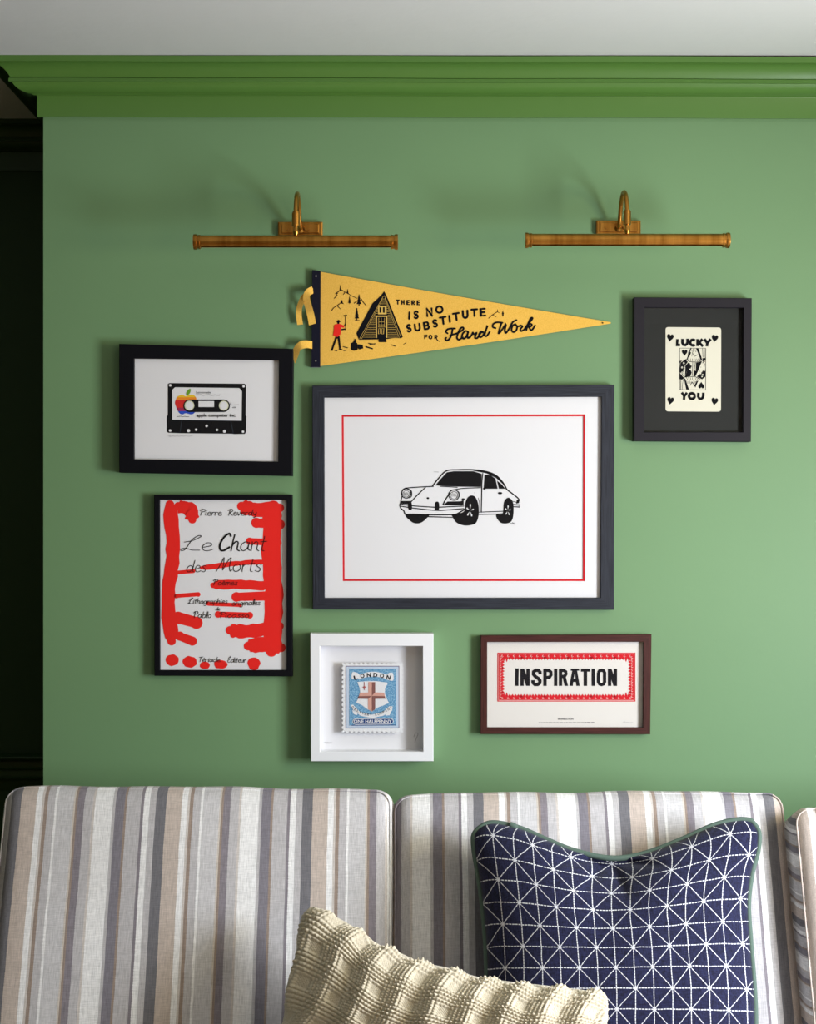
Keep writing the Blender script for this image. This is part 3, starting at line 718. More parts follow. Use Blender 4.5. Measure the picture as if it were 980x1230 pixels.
k = Ink(B1+6*E, tf); k.poly([(480,356),(522,356),(522,484),(482,522),(482,716),(520,692),(522,562),(650,560),(640,530),(520,528),(480,528)]) if False else None
k.poly([(482,356),(522,356),(522,480),(482,520)]); k.poly([(482,522),(522,560),(522,690),(482,716)]); k.poly([(318,528),(478,524),(436,562),(305,560)]); k.poly([(486,524),(640,528),(650,560),(524,562)])
k.build('cross_shading', colour('brown ink', (.22,.09,.08)), r, 'brown shaded facets of the cross')
k = Ink(B1+6*E, tf); k.stroke([(388,356),(388,450)],7); k.stroke([(368,415),(408,415)],7); k.disc(388,420,13,18); k.build('sword', colour('dull red ink', (.42,.10,.10)), r)
k = Ink(B1+5*E, tf)
bend1 = lambda X, Y: (X, Y + 60*((X-487)/245)**2)
for i, ch in enumerate('LONDON'):
    xx = 282 + i*81; yy = 262 + 46*((xx-487)/245)**2
    k.text(ch, xx-25, xx+25, yy-25, yy+27, bold=0.03, rot=(xx-487)/245*.30)
k.build('stamp_word', M['ink'], r, 'black banner word LONDON')
k = Ink(B1+5*E, tf)
bend2 = lambda X, Y: (X, Y - 105*((X-485)/250)**2)
for i, ch in enumerate('DELIVERY COMPANY'):
    xx = 246 + i*31.5; yy = 757 - 98*((xx-482)/245)**2
    if ch != ' ': k.text(ch, xx-(4 if ch == 'I' else 11), xx+(4 if ch == 'I' else 11), yy-16, yy+17, bold=0.0, rot=-(xx-482)/245*.62)
k.build('stamp_word', M['ink'], r, 'black banner words DELIVERY COMPANY')
k = Ink(B1+4*E, tf); k.stroke([(278,843),(712,838)], 78); k.build('value_border', M['paper'], r)
k = Ink(B1+5*E, tf); k.stroke([(278,843),(712,838)], 62); k.stroke([(230,888),(770,884)],9,cap=False); k.build('value_panel', colour('deep blue ink', (.01,.05,.19)), r)
k = Ink(B1+6*E, tf); k.text('ONE HALFPENNY', 256, 728, 818, 860, bold=0.02); k.build('value_lettering', M['paper'], r, 'white words on dark blue')
k = Ink(A+E); k.stroke([(389,892.5),(391,891.4),(392,893),(394,891.5),(395,893),(397,891.8),(399,892.6)],.5); k.build('pencil_signature', M['pencil'], r); k = Ink(A+E); k.stroke([(497,885),(499,880.5),(502,881.5),(499.5,888),(498,892)],.6,smooth=True)
k.build('pencil_signature', M['pencil'], r)

# --- inspiration picture
A = 0.009
r = picture('framed_word_print', [(577.5,763.3),(782.6,762),(781,882),(577,881.7)], [(585.2,771.2),(773.2,771),(772.4,874.2),(585.2,874.2)], 0.022, M['redwood'],
            'dark reddish wood framed INSPIRATION print with a red lace border', A, M['paper_warm'], glass_depth=A+0.002)
tf = (590, 775, 0.1939)
bx0, by0, bx1, by1 = 38, 46, 893, 349
def fr(k, x0, y0, x1, y1, w_): k.rect(x0,y0,x1,y0+w_); k.rect(x0,y1-w_,x1,y1); k.rect(x0,y0+w_,x0+w_,y1-w_); k.rect(x1-w_,y0+w_,x1,y1-w_)
k = Ink(A+E, tf); fr(k, bx0, by0, bx1, by1, 6); fr(k, bx0+9, by0+9, bx1-9, by1-9, 24)
nx_, ny_ = 44, 13; X0, X1, Y0, Y1 = bx0+31, bx1-31, by0+30, by1-30
for i in range(nx_):
    a = X0+(X1-X0)*i/nx_; b = X0+(X1-X0)*(i+1)/nx_; c = (a+b)/2; L_ = 14 if 1 < i < nx_-2 else 26
    k.poly([(a,Y0-2),(b,Y0-2),(b-1,Y0+7),(c,Y0+L_+3),(a+1,Y0+7)]); k.poly([(a,Y1+2),(a+1,Y1-7),(c,Y1-L_-3),(b-1,Y1-7),(b,Y1+2)])
for i in range(ny_):
    a = Y0+(Y1-Y0)*i/ny_; b = Y0+(Y1-Y0)*(i+1)/ny_; c = (a+b)/2; L_ = 14 if 0 < i < ny_-1 else 24
    k.poly([(X0-2,a),(X0+5,a+3),(X0+L_,c),(X0+5,b-3),(X0-2,b)]); k.poly([(X1+2,a),(X1+2,b),(X1-5,b-3),(X1-L_,c),(X1-5,a+3)])
k.build('red_border', M['deepred'], r, 'red toothed lace border')
k = Ink(A+2*E, tf)
for i in range(nx_+1):
    a = X0+(X1-X0)*i/nx_
    for y in (by0+21, by1-21): i % 2 or k.stroke(arc(a, y, 5.5, 5.5, 20, 290, 7), 1.8, cap=False)
for i in range(ny_+1):
    a = Y0+(Y1-Y0)*i/ny_
    for x in (bx0+21, bx1-21): k.stroke(arc(x, a, 5.5, 5.5, 20, 290, 7), 1.8, cap=False)
k.build('border_loops', M['paper_warm'], r)
k = Ink(A+E, tf); sw = 21
T0, T1 = 145, 252
def bar(x0, y0, x1, y1, w_=sw): k.stroke([(x0,y0),(x1,y1)], w_, cap=False)
bar(160,T0-2,158,T1)
bar(191,T0,191,T1); bar(228,T0,228,T1); k.poly([(181,T0),(204,T0),(239,T1),(216,T1)])
k.stroke([(302,180),(302,166),(293,156),(276,155),(263,164),(262,180),(272,193),(292,206),(302,220),(300,234),(288,243),(270,243),(259,232),(258,216)], sw, cap=False)
bar(333,T0,333,T1); k.stroke([(333,156),(358,156),(369,166),(370,184),(361,198),(333,202)], sw-1, cap=False)
bar(399,T0,399,T1)
bar(429,T0,429,T1); k.stroke([(429,156),(450,156),(461,164),(463,178),(455,191),(429,195)], sw-1, cap=False); k.poly([(440,193),(460,188),(476,T1),(454,T1)])
k.poly([(484,T1),(504,T0),(530,T0),(548,T1),(527,T1),(523,228),(508,228),(505,T1)]); k.rect(492,T0,545,T0+13); 
bar(583,T0,583,T1,22); k.rect(555,T0,612,T0+19)
bar(632,T0,632,T1)
k.stroke([(664,170),(671,158),(683,155),(696,158),(702,170),(702,228),(696,240),(683,244),(671,240),(664,228),(664,168)], sw-1, cap=False)
bar(733,T0,733,T1); bar(769,T0,769,T1); k.poly([(722,T0),(745,T0),(780,T1),(757,T1)])
k.build('word_lettering', mat('soft black ink', (.010,.009,.012), .8, spec=.1), r, 'heavy black condensed capitals')
k = Ink(A+2*E, tf); k.poly([(511,206),(518,172),(521,206)]); k.build('letter_counter', M['paper_warm'], r)
k = Ink(A+E); k.text('INSPIRATION', 670.5, 688.5, 862.4, 864.6, bold=.01)
x = 647
while x < 711:
    l = random.uniform(1.5, 4.5); k.stroke([(x,868),(x+l,868)], .8 if x < 699 else 1.3, cap=False); x += l + .8
k.build('caption', colour('grey ink', (.16,.15,.16)), r)
k = Ink(A+E); k.stroke(catmull([(748,868.5),(750,866.5),(751,868.6),(754,867),(756,868.4),(760,867)],3), .4); k.build('pencil_signature', M['pencil'], r)

# ------------------------------------------------------------------ pennant
root = empty('pennant', (P(375, 383).x, -0.001, P(375, 383).z), 'yellow felt pennant with a cabin and bold slogan, pinned to the green wall', 'pennant')
NX, NY = 60, 14; v = []; f = []
def wavy(u, w_): return 0.004 + 0.0035*math.sin(u*7.5+.6)**2*(1-u) + 0.002*math.sin(u*11+w_*2)*(u*(1-u))
def ptop(u): return 326.3 + (387.0-326.3)*u + 2.2*math.sin(math.pi*u)*(.35)
def pbot(u): return 439.8 + (388.6-439.8)*u + 1.2*math.sin(math.pi*u)
for side in (0, 1):
    for i in range(NX+1):
        u = i/NX; x = 384 + (733.5-384)*u
        for j in range(NY+1):
            w_ = j/NY; v.append(P(x, ptop(u)*(1-w_)+pbot(u)*w_, 0.002 + wavy(u, w_) if side == 0 else wavy(u, w_)))
n = (NX+1)*(NY+1)
for i in range(NX):
    for j in range(NY):
        a = i*(NY+1)+j; f.append((a, a+NY+1, a+NY+2, a+1)); f.append((n+a, n+a+1, n+a+NY+2, n+a+NY+1))
for i in range(NX):
    a = i*(NY+1); f.append((a, n+a, n+a+NY+1, a+NY+1)); b = a+NY; f.append((b, b+NY+1, n+b+NY+1, n+b))
mesh('felt_flag', v, f, M['felt'], root, smooth=True, angle=40)
# header band, folded felt
q = MB(); pts = [(375.0,324.3),(385.0,325.3),(384.6,441),(374,441)]
v = [P(*p, 0.012) for p in pts]; v += [Vector((a.x, -0.001, a.z)) for a in v]
mesh('header_band', v, [(0,1,2,3),(4,7,6,5),(0,4,5,1),(1,5,6,2),(2,6,7,3),(3,7,4,0)], M['navyfelt'], root)
for px, py in ((379.6,331.6),(379.2,433.3),(723.8,387.8)):
    q = MB(); c = P(px, py, 0.013 if px < 400 else 0.0075); rad = .0022 if px < 400 else .0016
    q.tube([c+Vector((0,.001,0)), c+Vector((0,-.0006,0))], rad, 14)
    pin = q.build('tack', M['grommet'] if px < 400 else M['ink'], root)
class FInk(Ink):
    def at(s, p):
        ox, oy, kk = s.tf; X, Y = ox + p[0]*kk, oy + p[1]*kk
        u = min(max((X-384)/349.5, 0), 1); w_ = min(max((Y-ptop(u))/(pbot(u)-ptop(u)+1e-6), 0), 1)
        return P(X, Y, 0.002 + wavy(u, w_) + s.d)
tf3 = (470, 350, 0.09184); tf4 = (530, 360, 0.12245); tf1 = (350, 320, 0.10204); tf2 = (425, 340, 0.07653)
k = FInk(0.0006, tf3)
for c, x, a, b in (('T',85,114,166),('H',152,117,168),('E',220,119,171),('R',285,122,172),('E',355,123,174)): cap(k, c, x, a, b, 36, 15.5)
cap(k,'I',236,274,358,40,27,.06); cap(k,'S',325,262,350,60,26,.05,-.05); cap(k,'N',500,225,320,78,26,.05,-.12); cap(k,'O',629,196,280,90,26,.0,-.1)
for c, x, a, b, w_ in (('S',230,438,525,60),('U',342,428,512,72),('B',460,405,492,66),('S',572,375,462,62),('T',678,338,425,72),('I',763,320,400,30),('T',850,288,372,72)): cap(k, c, x, a, b, w_*1.06, 26.5, .04, -.16)
for c, x, a, b in (('F',452,572,618),('O',513,573,620)): cap(k, c, x, a, b, 40, 14.5)
k.stroke([(572,620),(572,574),(592,574),(604,584),(596,598),(572,600)], 13); k.stroke([(584,600),(606,640),(634,652)], 12, smooth=True)
for st in ([(735,548),(715,528),(732,498),(780,486),(834,486)], [(802,488),(790,560),(765,615),(730,642),(708,624),(718,606)], [(772,572),(850,552),(912,520),(945,490),(932,470),(900,492),(868,560),(860,608),(885,632),(935,600)]):
    k.stroke(st, 24, smooth=True)
k.tf = tf4
for c, x, a, b in (('U',236,108,178),('T',325,96,160),('E',408,90,156)): cap(k, c, x, a, b, 56, 20, .03, -.08)
for st in ([(262,312),(236,308),(210,335),(203,368),(222,382),(248,358),(266,312),(256,350),(262,376),(285,362)],
           [(280,372),(305,335),(310,322),(322,340),(346,326),(335,352),(332,376),(352,378)],
           [(352,378),(372,352),(392,322),(418,322)], [(418,322),(392,312),(370,345),(380,368),(402,358),(432,312),(456,252),(432,318),(428,350),(446,356),(476,314)],
           [(532,278),(506,268),(510,240),(545,222),(600,226)], [(592,226),(575,280),(564,330),(592,300),(634,242),(624,296),(634,326),(668,282),(700,222),(738,200)],
           [(728,240),(700,256),(690,296),(708,318),(736,300),(744,262),(726,244),(752,262),(778,252)], [(778,252),(796,262),(776,290),(784,308),(815,292)],
           [(815,292),(850,240),(888,196),(894,178),(876,184),(850,240),(834,298)], [(842,268),(868,238),(888,244),(878,262),(852,268)], [(862,266),(876,296),(896,290),(920,252)]):
    k.stroke(st, 18, smooth=True)
k.stroke([(466,182),(500,150),(530,132),(552,118),(568,128)], 5); k.stroke([(505,150),(540,168)], 5); k.stroke([(552,118),(552,98)], 6); k.poly([(598,162),(612,162),(608,108),(604,104)]); k.disc(605,135,9,12)
k.build('slogan_lettering', M['ink'], root, 'black slogan, capitals above and script below')
k = FInk(0.0006, tf1)
def tree(k, x, y0, y1, w_):
    h = y1-y0; k.stroke([(x,y0),(x,y1)], w_*.18, cap=False)
    for a, b, c in ((0,.38,.5),(.22,.62,.8),(.45,.86,1)): k.poly([(x,y0+h*a),(x+w_*c/2,y0+h*b),(x-w_*c/2,y0+h*b)])
tree(k,579,218,290,26); tree(k,662,268,325,26); tree(k,796,330,462,60); tree(k,685,355,442,36); tree(k,594,395,440,34); tree(k,771,490,632,56)
for st in ([(505,375),(540,340),(525,318),(560,292),(590,276),(630,300),(665,318),(710,348),(770,374)], [(630,305),(612,330)], [(820,380),(845,420),(878,458)], [(738,434),(765,412),(790,405)], [(474,518),(500,485),(540,462),(580,430),(612,438)], [(540,465),(576,500)], [(520,320),(545,318)]):
    k.stroke(st, 8)
k.stroke([(748,632),(800,634)],6)
# axe man: hat, face, trousers, boots, arm, axe
k.poly([(522,642),(546,640),(545,628),(566,630),(568,644),(588,652),(560,658),(530,652)]); k.poly([(538,654),(566,656),(562,682),(545,680)]); k.poly([(520,825),(568,820),(582,965),(562,968),(545,850),(536,850),(488,985),(466,985)])
k.poly([(462,978),(488,978),(488,994),(462,994)]); k.poly([(560,965),(598,972),(596,984),(560,982)]); k.stroke([(590,745),(630,738)],16); k.stroke([(634,590),(640,760)],7); k.poly([(612,574),(655,568),(656,580),(616,590)])
k.stroke([(600,710),(628,690),(636,672)],8)
k.poly([(700,905),(735,888),(775,900),(780,985),(735,994),(700,980)]); k.poly([(778,915),(840,922),(845,965),(800,978),(780,965)]); k.stroke([(748,858),(748,890)],14); k.disc(748,880,20,16)
for a in ([(610,945),(660,958)],[(875,945),(950,968)],[(905,905),(980,915)],[(512,990),(535,994)],[(615,992),(645,988)]): k.stroke(a,10)
k.tf = tf2
k.poly([(475,128),(510,190),(770,842),(745,866),(640,862),(480,884),(80,890),(40,788),(290,320),(430,190)])
k.poly([(375,905),(400,880),(500,878),(520,912),(500,928),(395,928)]); k.stroke([(585,968),(650,990)],14); k.stroke([(780,960),(820,938)],9); k.stroke([(250,962),(335,952)],14); k.stroke([(190,1000),(290,1030)],22)
k.build('cabin_picture', M['ink'], root, 'black picture of cabin, firs and hills')
k = FInk(0.0009, tf1)
k.poly([(502,690),(530,678),(570,676),(610,692),(630,704),(612,722),(584,716),(578,800),(560,815),(540,832),(520,820),(490,812),(500,745)]); k.build('red_shirt', colour('red felt ink', (.75,.02,.012)), root)
k = FInk(0.0009, tf2)
def yl(a, b, w_=4.5): k.stroke([a, b], w_, cap=False)
yl((462,205),(85,882),5); yl((478,195),(740,855),5); yl((455,240),(118,878),5); yl((485,235),(712,862),5)
for i in range(25):
    y = 250 + i*25; xl = 460 - (y-230)*.52 + 8; xr = 482 + (y-230)*.36 - 8
    if y < 350: yl((xl,y),(xr,y),4.5)
    elif y < 500: yl((xl,y),(375,y),4.5); yl((515,y),(xr,y),4.5)
    else: yl((xl,y),(345,y),4.5); yl((528,y),(xr,y),4.5)
k.poly([(380,355),(512,355),(512,490),(380,490)]); k.poly([(345,510),(362,510),(362,860),(345,860)]); k.poly([(508,510),(524,510),(524,860),(508,860)]); k.poly([(362,510),(508,510),(508,530),(362,530)])
for a in ((390,610,480,610),(390,655,480,655),(380,690,495,690),(430,545,430,690),(480,545,480,690),(390,545,390,690)): yl(a[:2],a[2:],5)
k.stroke([(388,715),(415,710),(412,790),(385,800),(388,715)],5); k.stroke([(440,715),(470,710),(465,800),(440,800),(440,715)],5)
k.build('cabin_lines', colour('yellow line of bare felt', (.62,.40,.09)), root, 'bare felt lines of planks, door and window')
k = FInk(0.0012, tf2); k.poly([(402,378),(430,378),(430,466),(402,466)]); k.poly([(456,378),(484,378),(484,466),(456,466)]); k.build('cabin_window', M['ink'], root)
# felt ties
def ribbon(name, path, wdir, w_, m, root, th=0.0014):
    """path: (px,py,depth) centre line; wdir: half-width vectors in px"""
    path = catmull(path, 8); wd = catmull(wdir, 8); v = []
    for (x, y, d_), (a, b, c) in zip(path, wd):
        v += [P(x-a*w_, y-b*w_, d_-c), P(x+a*w_, y+b*w_, d_+c), P(x+a*w_, y+b*w_, d_+c-th), P(x-a*w_, y-b*w_, d_-c-th)]
    f = []
    for i in range(len(path)-1):
        for s_ in range(4): a = i*4+s_; b = i*4+(s_+1)%4; f.append((a, b, b+4, a+4))
    f += [(0,1,2,3), (len(v)-1,len(v)-2,len(v)-3,len(v)-4)]
    return mesh(name, v, f, m, root, smooth=True, angle=50)
ribbon('tie', [(376,349,.012),(371,352,.020),(365,357,.022),(360,368,.018),(359,378,.014),(360.5,390,.012)], [(.1,1,.0),(.5,.8,0),(1,.4,.003),(1,.1,.003),(1,0,0),(1,-.1,0)], 3.4, M['felt'], root)
ribbon('tie', [(375,348,.014),(370,351,.026),(368,358,.026),(371,370,.021),(373.5,380,.018),(375.2,389.6,.016)], [(.1,1,.0),(.7,.6,0),(1,0,.002),(1,-.2,.003),(1,-.25,0),(1,-.3,0)], 4.2, M['felt'], root)
ribbon('tie', [(375,414.5,.012),(369,413.5,.018),(362,414.5,.022),(357,419,.020),(355,426,.016),(354.3,436,.010)], [(0,1,0),(.05,1,0),(.3,1,.001),(.7,.6,.003),(.8,.1,.003),(.12,.1,0)], 4.6, M['felt'], root)

# ------------------------------------------------------------------ brass picture lights
def lamp(loc):
    root = empty('picture_light', loc, 'long brass tube picture light on a gooseneck arm, above the pennant hoist', 'lamp')
    root['group'] = 'brass picture lights'
    L0 = Vector(loc)
    G = lambda x, d_, z: L0 + Vector((x, -d_, z))
    # stepped back plate
    q = MB()
    def plate(hx, hz, d0, d1, ch):
        a = [(-hx,-hz),(hx,-hz),(hx,hz),(-hx,hz)]; b = [(-hx+ch,-hz+ch),(hx-ch,-hz+ch),(hx-ch,hz-ch),(-hx+ch,hz-ch)]
        v = [G(x,d0,z) for x,z in a] + [G(x,d1-ch*.5,z) for x,z in a] + [G(x,d1,z) for x,z in b]
        q.add(v, [(3,2,1,0)] + [(i,(i+1)%4,4+(i+1)%4,4+i) for i in range(4)] + [(4+i,4+(i+1)%4,8+(i+1)%4,8+i) for i in range(4)] + [(8,9,10,11)])
    plate(.0530,.0165,0,.012,.003); plate(.0450,.0110,.012,.016,.002)
    q.build('back_plate', M['brass'], root)
    q = MB(); q.tube([G(.016,.016,-.002), G(.016,.022,-.002)], .0048, 12); q.build('screw', M['brass'], root, smooth=True)
    q = MB(); q.tube([G(-.03,.016,-.002), G(-.03,.019,-.002)], .003, 10); q.build('screw', M['brass'], root, smooth=True)
    # gooseneck
    DT = .160; zt = -.058
    q = MB(); pts = catmull([(0,.014,-.002),(0,.030,.004),(0,.045,.028),(0,.066,.052),(0,.100,.064),(0,.134,.052),(0,.152,.030),(0,DT,.010),(0,DT,-.004)], 6)
    q.tube([G(*p) for p in pts], .0052, 14); q.build('gooseneck_arm', M['brass'], root, smooth=True)
    q = MB(); q.tube([G(0,.014,-.002), G(0,.018,-.002), G(0,.022,0)], [.010,.010,.007], 16)
    q.build('arm_collar', M['brass'], root, smooth=True); q = MB()
    q.tube([G(0,DT,z) for z in (.012,.011,.009,.008,-.022,-.023)], [.0052,.0074,.0074,.0088,.0088,.006], 16)
    q.build('knuckle', M['brass'], root, smooth=True); q = MB()
    q.tube([G(0,DT,z) for z in (-.022,-.030,-.033,-.036,-.044)], [.005,.0052,.0066,.0066,.004], 14)
    q.build('knuckle', M['brass'], root, smooth=True)
    # slotted tube shade
    R = .0150; half = .230; nseg = 36; a0 = math.radians(-90+42); a1 = math.radians(270-42)
    def shell(x0, x1, r0, r1, name):
        v = []; f = []
        for x in (x0, x1):
            for rr in (r0, r1):
                for i in range(nseg+1):
                    a = a0 + (a1-a0)*i/nseg; v.append(G(x, DT + rr*math.cos(a), zt + rr*math.sin(a)))
        m_ = nseg+1
        for i in range(nseg): f += [(i, i+1, 2*m_+i+1, 2*m_+i), (m_+i, 3*m_+i, 3*m_+i+1, m_+i+1), (i, m_+i, m_+i+1, i+1), (2*m_+i, 2*m_+i+1, 3*m_+i+1, 3*m_+i)]
        f += [(0, 2*m_, 3*m_, m_), (nseg, m_+nseg, 3*m_+nseg, 2*m_+nseg)]
        return mesh(name, v, f, M['brass'], root, smooth=True, angle=35)
    shell(-half, half, R, R-.0012, 'tube_shade')
    for s_ in (-1, 1):
        q = MB(); xs_ = [half-.012, half-.0115, half-.008, half-.0075, half-.0045, half-.004, half, half+.0035, half+.004]
        rs_ = [R+.0002, R+.0014, R+.0014, R+.0004, R+.0004, R+.0022, R+.0028, R+.0024, R*.6]
        q.tube([G(s_*x, DT, zt) for x in xs_], rs_, 32); q.build('end_cap', M['brass'], root, smooth=True, angle=30)
    q = MB(); q.tube([G(x, DT, zt-.001) for x in (-half+.02, -half+.024, half-.024, half-.02)], [.003,.007,.007,.003], 14); q.build('bulb', M['bulb'], root, smooth=True)
    return root
def copy_tree(o, parent=None):
    c = o.copy(); COL.objects.link(c); c.parent = parent
    for ch in list(o.children): copy_tree(ch, c)
    return c
p = P(361, 276, 0); p.y = -0.0003
l1 = lamp(p); del l1['group']
l1['label'] = 'brass tube picture light on the left, above the pennant hoist'
l2 = copy_tree(l1); p = P(742, 274.2, 0); p.y = -0.0003; l2.location = p
l2['label'] = 'brass tube picture light on the right, above the framed playing card'
for o in (l1, l2): o['group'] = 'brass picture lights'

# ------------------------------------------------------------------ sofa
SEAT = 0.345
TILT = math.radians(22)
sofa = empty('sofa', (0, -0.40, 0), 'large sofa in grey, taupe and white striped linen against the green wall', 'sofa')
def rounded_box(hx, hy, hz, r_, nx, ny, nz, crown=(0, 0)):
    """returns verts (x right, y front negative, z up), faces and face axis"""
    v = []; f = []; ax = []; idx = {}
    def vid(p):
        kk = tuple(round(c, 5) for c in p)
        if kk not in idx: idx[kk] = len(v); v.append(p)
        return idx[kk]
    def lin(h, n):
        a = list(np.linspace(-h + r_, h - r_, n+1)); e = [h - r_ + r_*math.tan(t) for t in (math.radians(15), math.radians(30), math.radians(45))]
        return [-x for x in reversed(e)] + a + e
    X, Y, Z = lin(hx, nx), lin(hy, ny), lin(hz, nz)
    def quad(pts, a): f.append(tuple(vid(p) for p in pts)); ax.append(a)
    for i in range(len(X)-1):
        for j in range(len(Z)-1):
            quad([(X[i],Y[0],Z[j]),(X[i+1],Y[0],Z[j]),(X[i+1],Y[0],Z[j+1]),(X[i],Y[0],Z[j+1])], 'y')
            quad([(X[i],Y[-1],Z[j]),(X[i],Y[-1],Z[j+1]),(X[i+1],Y[-1],Z[j+1]),(X[i+1],Y[-1],Z[j])], 'y')
    for i in range(len(X)-1):
        for j in range(len(Y)-1):
            quad([(X[i],Y[j],Z[0]),(X[i],Y[j+1],Z[0]),(X[i+1],Y[j+1],Z[0]),(X[i+1],Y[j],Z[0])], 'z')
            quad([(X[i],Y[j],Z[-1]),(X[i+1],Y[j],Z[-1]),(X[i+1],Y[j+1],Z[-1]),(X[i],Y[j+1],Z[-1])], 'z')
    for i in range(len(Y)-1):
        for j in range(len(Z)-1):
            quad([(X[0],Y[i],Z[j]),(X[0],Y[i],Z[j+1]),(X[0],Y[i+1],Z[j+1]),(X[0],Y[i+1],Z[j])], 'x')
            quad([(X[-1],Y[i],Z[j]),(X[-1],Y[i+1],Z[j]),(X[-1],Y[i+1],Z[j+1]),(X[-1],Y[i],Z[j+1])], 'x')
    out = []
    for p in v:
        c = Vector([max(-h + r_, min(h - r_, q_)) for q_, h in zip(p, (hx, hy, hz))]); d_ = Vector(p) - c
        if d_.length > 1e-9: d_ = d_.normalized() * r_
        o = c + d_; ux, uz, uy = o.x/hx, o.z/hz, o.y/hy
        o.y += (1 if o.y > 0 else -1) * crown[0] * max(0, 1-ux*ux)**.6 * max(0, 1-uz*uz)**.6 * min(1, abs(uy))
        o.z += crown[1] * (1-ux*ux) * max(0, uz)
        out.append(o)
    return out, f, ax
def tilt(p, cx, top_front_d, top_z, h):
    """local cushion frame -> world: local z up the cushion, y towards the wall"""
    x, y, z = p
    up = Vector((0, math.sin(TILT), math.cos(TILT))); bk = Vector((0, math.cos(TILT), -math.sin(TILT)))
    o = Vector((cx, -top_front_d, top_z)) + up*(z - h/2) + bk*(y)
    o.x += x; return o
def back_cushion(px0, px1, pyref, phase_px, front_d, top_z, roll, label=None, seed=0, h=0.575, side_phase=0.02):
    s_ = S*(1-front_d/D)
    x0, x1 = (px0-CX)*s_, (px1-CX)*s_; hx = (x1-x0)/2; cx = (x0+x1)/2; t = .185
    v, f, ax = rounded_box(hx, t/2, h/2, .040, 34, 5, 20, (.016, .004))
    rnd = random.Random(seed); W = []
    ph = [rnd.uniform(0, 6) for _ in range(6)]
    for p in v:
        p = p.copy()
        if p.z > 0: p.z += (.0012*math.sin(p.x*17+ph[0]) + .0010*math.sin(p.x*31+ph[1])) * (p.z/(h/2))
        if p.y < 0: p.y += .002*math.sin(p.x*14+ph[2]+p.z*5) + .0015*math.sin(p.z*21+ph[3]+p.x*4)
        p.z += roll*p.x
        W.append(tilt((p.x, p.y + t/2, p.z), cx, front_d, top_z, h))
    phase = (phase_px-CX)*s_
    fab = striped('striped linen', phase - 0.0); side = striped('striped linen boxing', side_phase, 'Z', PER*.62)
    idx = [1 if a == 'x' and label else 0 for a in ax]
    o = mesh('back_cushion', W, f, [fab, side], sofa, smooth=True, mat_idx=idx, loc=Vector((0, 0.40, 0)))
    if label: o['label'] = label
    # sewn edge seam round the front face
    q = MB(); e = .010; pts = []
    hh = h/2 - .0085; hw = hx - .0085; rr = .034
    for (sx, sz, a0) in ((1,1,0),(-1,1,90),(-1,-1,180),(1,-1,270)):
        for i in range(7):
            a = math.radians(a0 + 90*i/6)
            lx = sx*(hw-rr) + rr*math.cos(a); lz = sz*(hh-rr) + rr*math.sin(a)
            pts.append((lx, lz))
    dense = []
    for i in range(len(pts)):
        a, b = pts[i], pts[(i+1) % len(pts)]; n_ = max(1, int(math.hypot(b[0]-a[0], b[1]-a[1])/.03))
        for j in range(n_): dense.append((a[0]+(b[0]-a[0])*j/n_, a[1]+(b[1]-a[1])*j/n_))
    P3 = []
    for lx, lz in dense:
        dz = (.0012*math.sin(lx*17+ph[0]) + .0010*math.sin(lx*31+ph[1]))*(max(lz,0)/(h/2)) + roll*lx
        P3.append(tilt((lx, .0105 + .002*math.sin(lx*14+ph[2]+lz*5), lz+dz+.0006), cx, front_d, top_z, h))
    q.tube(P3, .0019, 6, closed=True)
    sm = mesh('seam', q.v, q.f, fab, o, smooth=True, loc=Vector((0, 0, 0)))
    return o
TZ = 0.879
back_cushion(3, 473.5, 1000, 364, 0.315, TZ+.001, -0.010, seed=1)
back_cushion(470, 944, 1000, 568, 0.315, TZ-.010, 0.008, seed=2)
back_cushion(951, 1400, 1000, 938, 0.405, TZ-.026, 0.0, 'corner back cushion set further forward', seed=3)
def block(name, x0, x1, y0, y1, z0, z1, r_, m, label=None):
    v, f, ax = rounded_box((x1-x0)/2, (y1-y0)/2, (z1-z0)/2, r_, 10, 6, 4)
    c = Vector(((x0+x1)/2, (y0+y1)/2, (z0+z1)/2))
    o = mesh(name, [p + c for p in v], f, m, sofa, smooth=True, loc=Vector((0, 0.40, 0)))
    return o
XS0, XS1 = -0.99, 1.72
seatfab = striped('striped linen seat', -0.2287)
block('seat_cushion', -0.885, -0.036, -1.02, -0.47, 0.20, SEAT, .035, seatfab)
block('seat_cushion', -0.032, 0.817, -1.02, -0.47, 0.20, SEAT, .035, seatfab)
block('seat_cushion', 0.821, 1.65, -1.02, -0.56, 0.20, SEAT, .035, seatfab)
block('sofa_base', -0.885, 1.65, -1.00, -0.06, 0.09, 0.198, .02, M['greycloth'])
block('back_frame', -0.885, 1.65, -0.115, -0.03, 0.10, 0.74, .02, M['greycloth'])
for x in (-0.80, 0.40, 1.57):
    for y in (-0.92, -0.14):
        q = MB(); q.tube([(x, y, 0), (x, y, .092)], [.016, .024], 12); q.build('leg', M['legwood'], sofa, smooth=True)

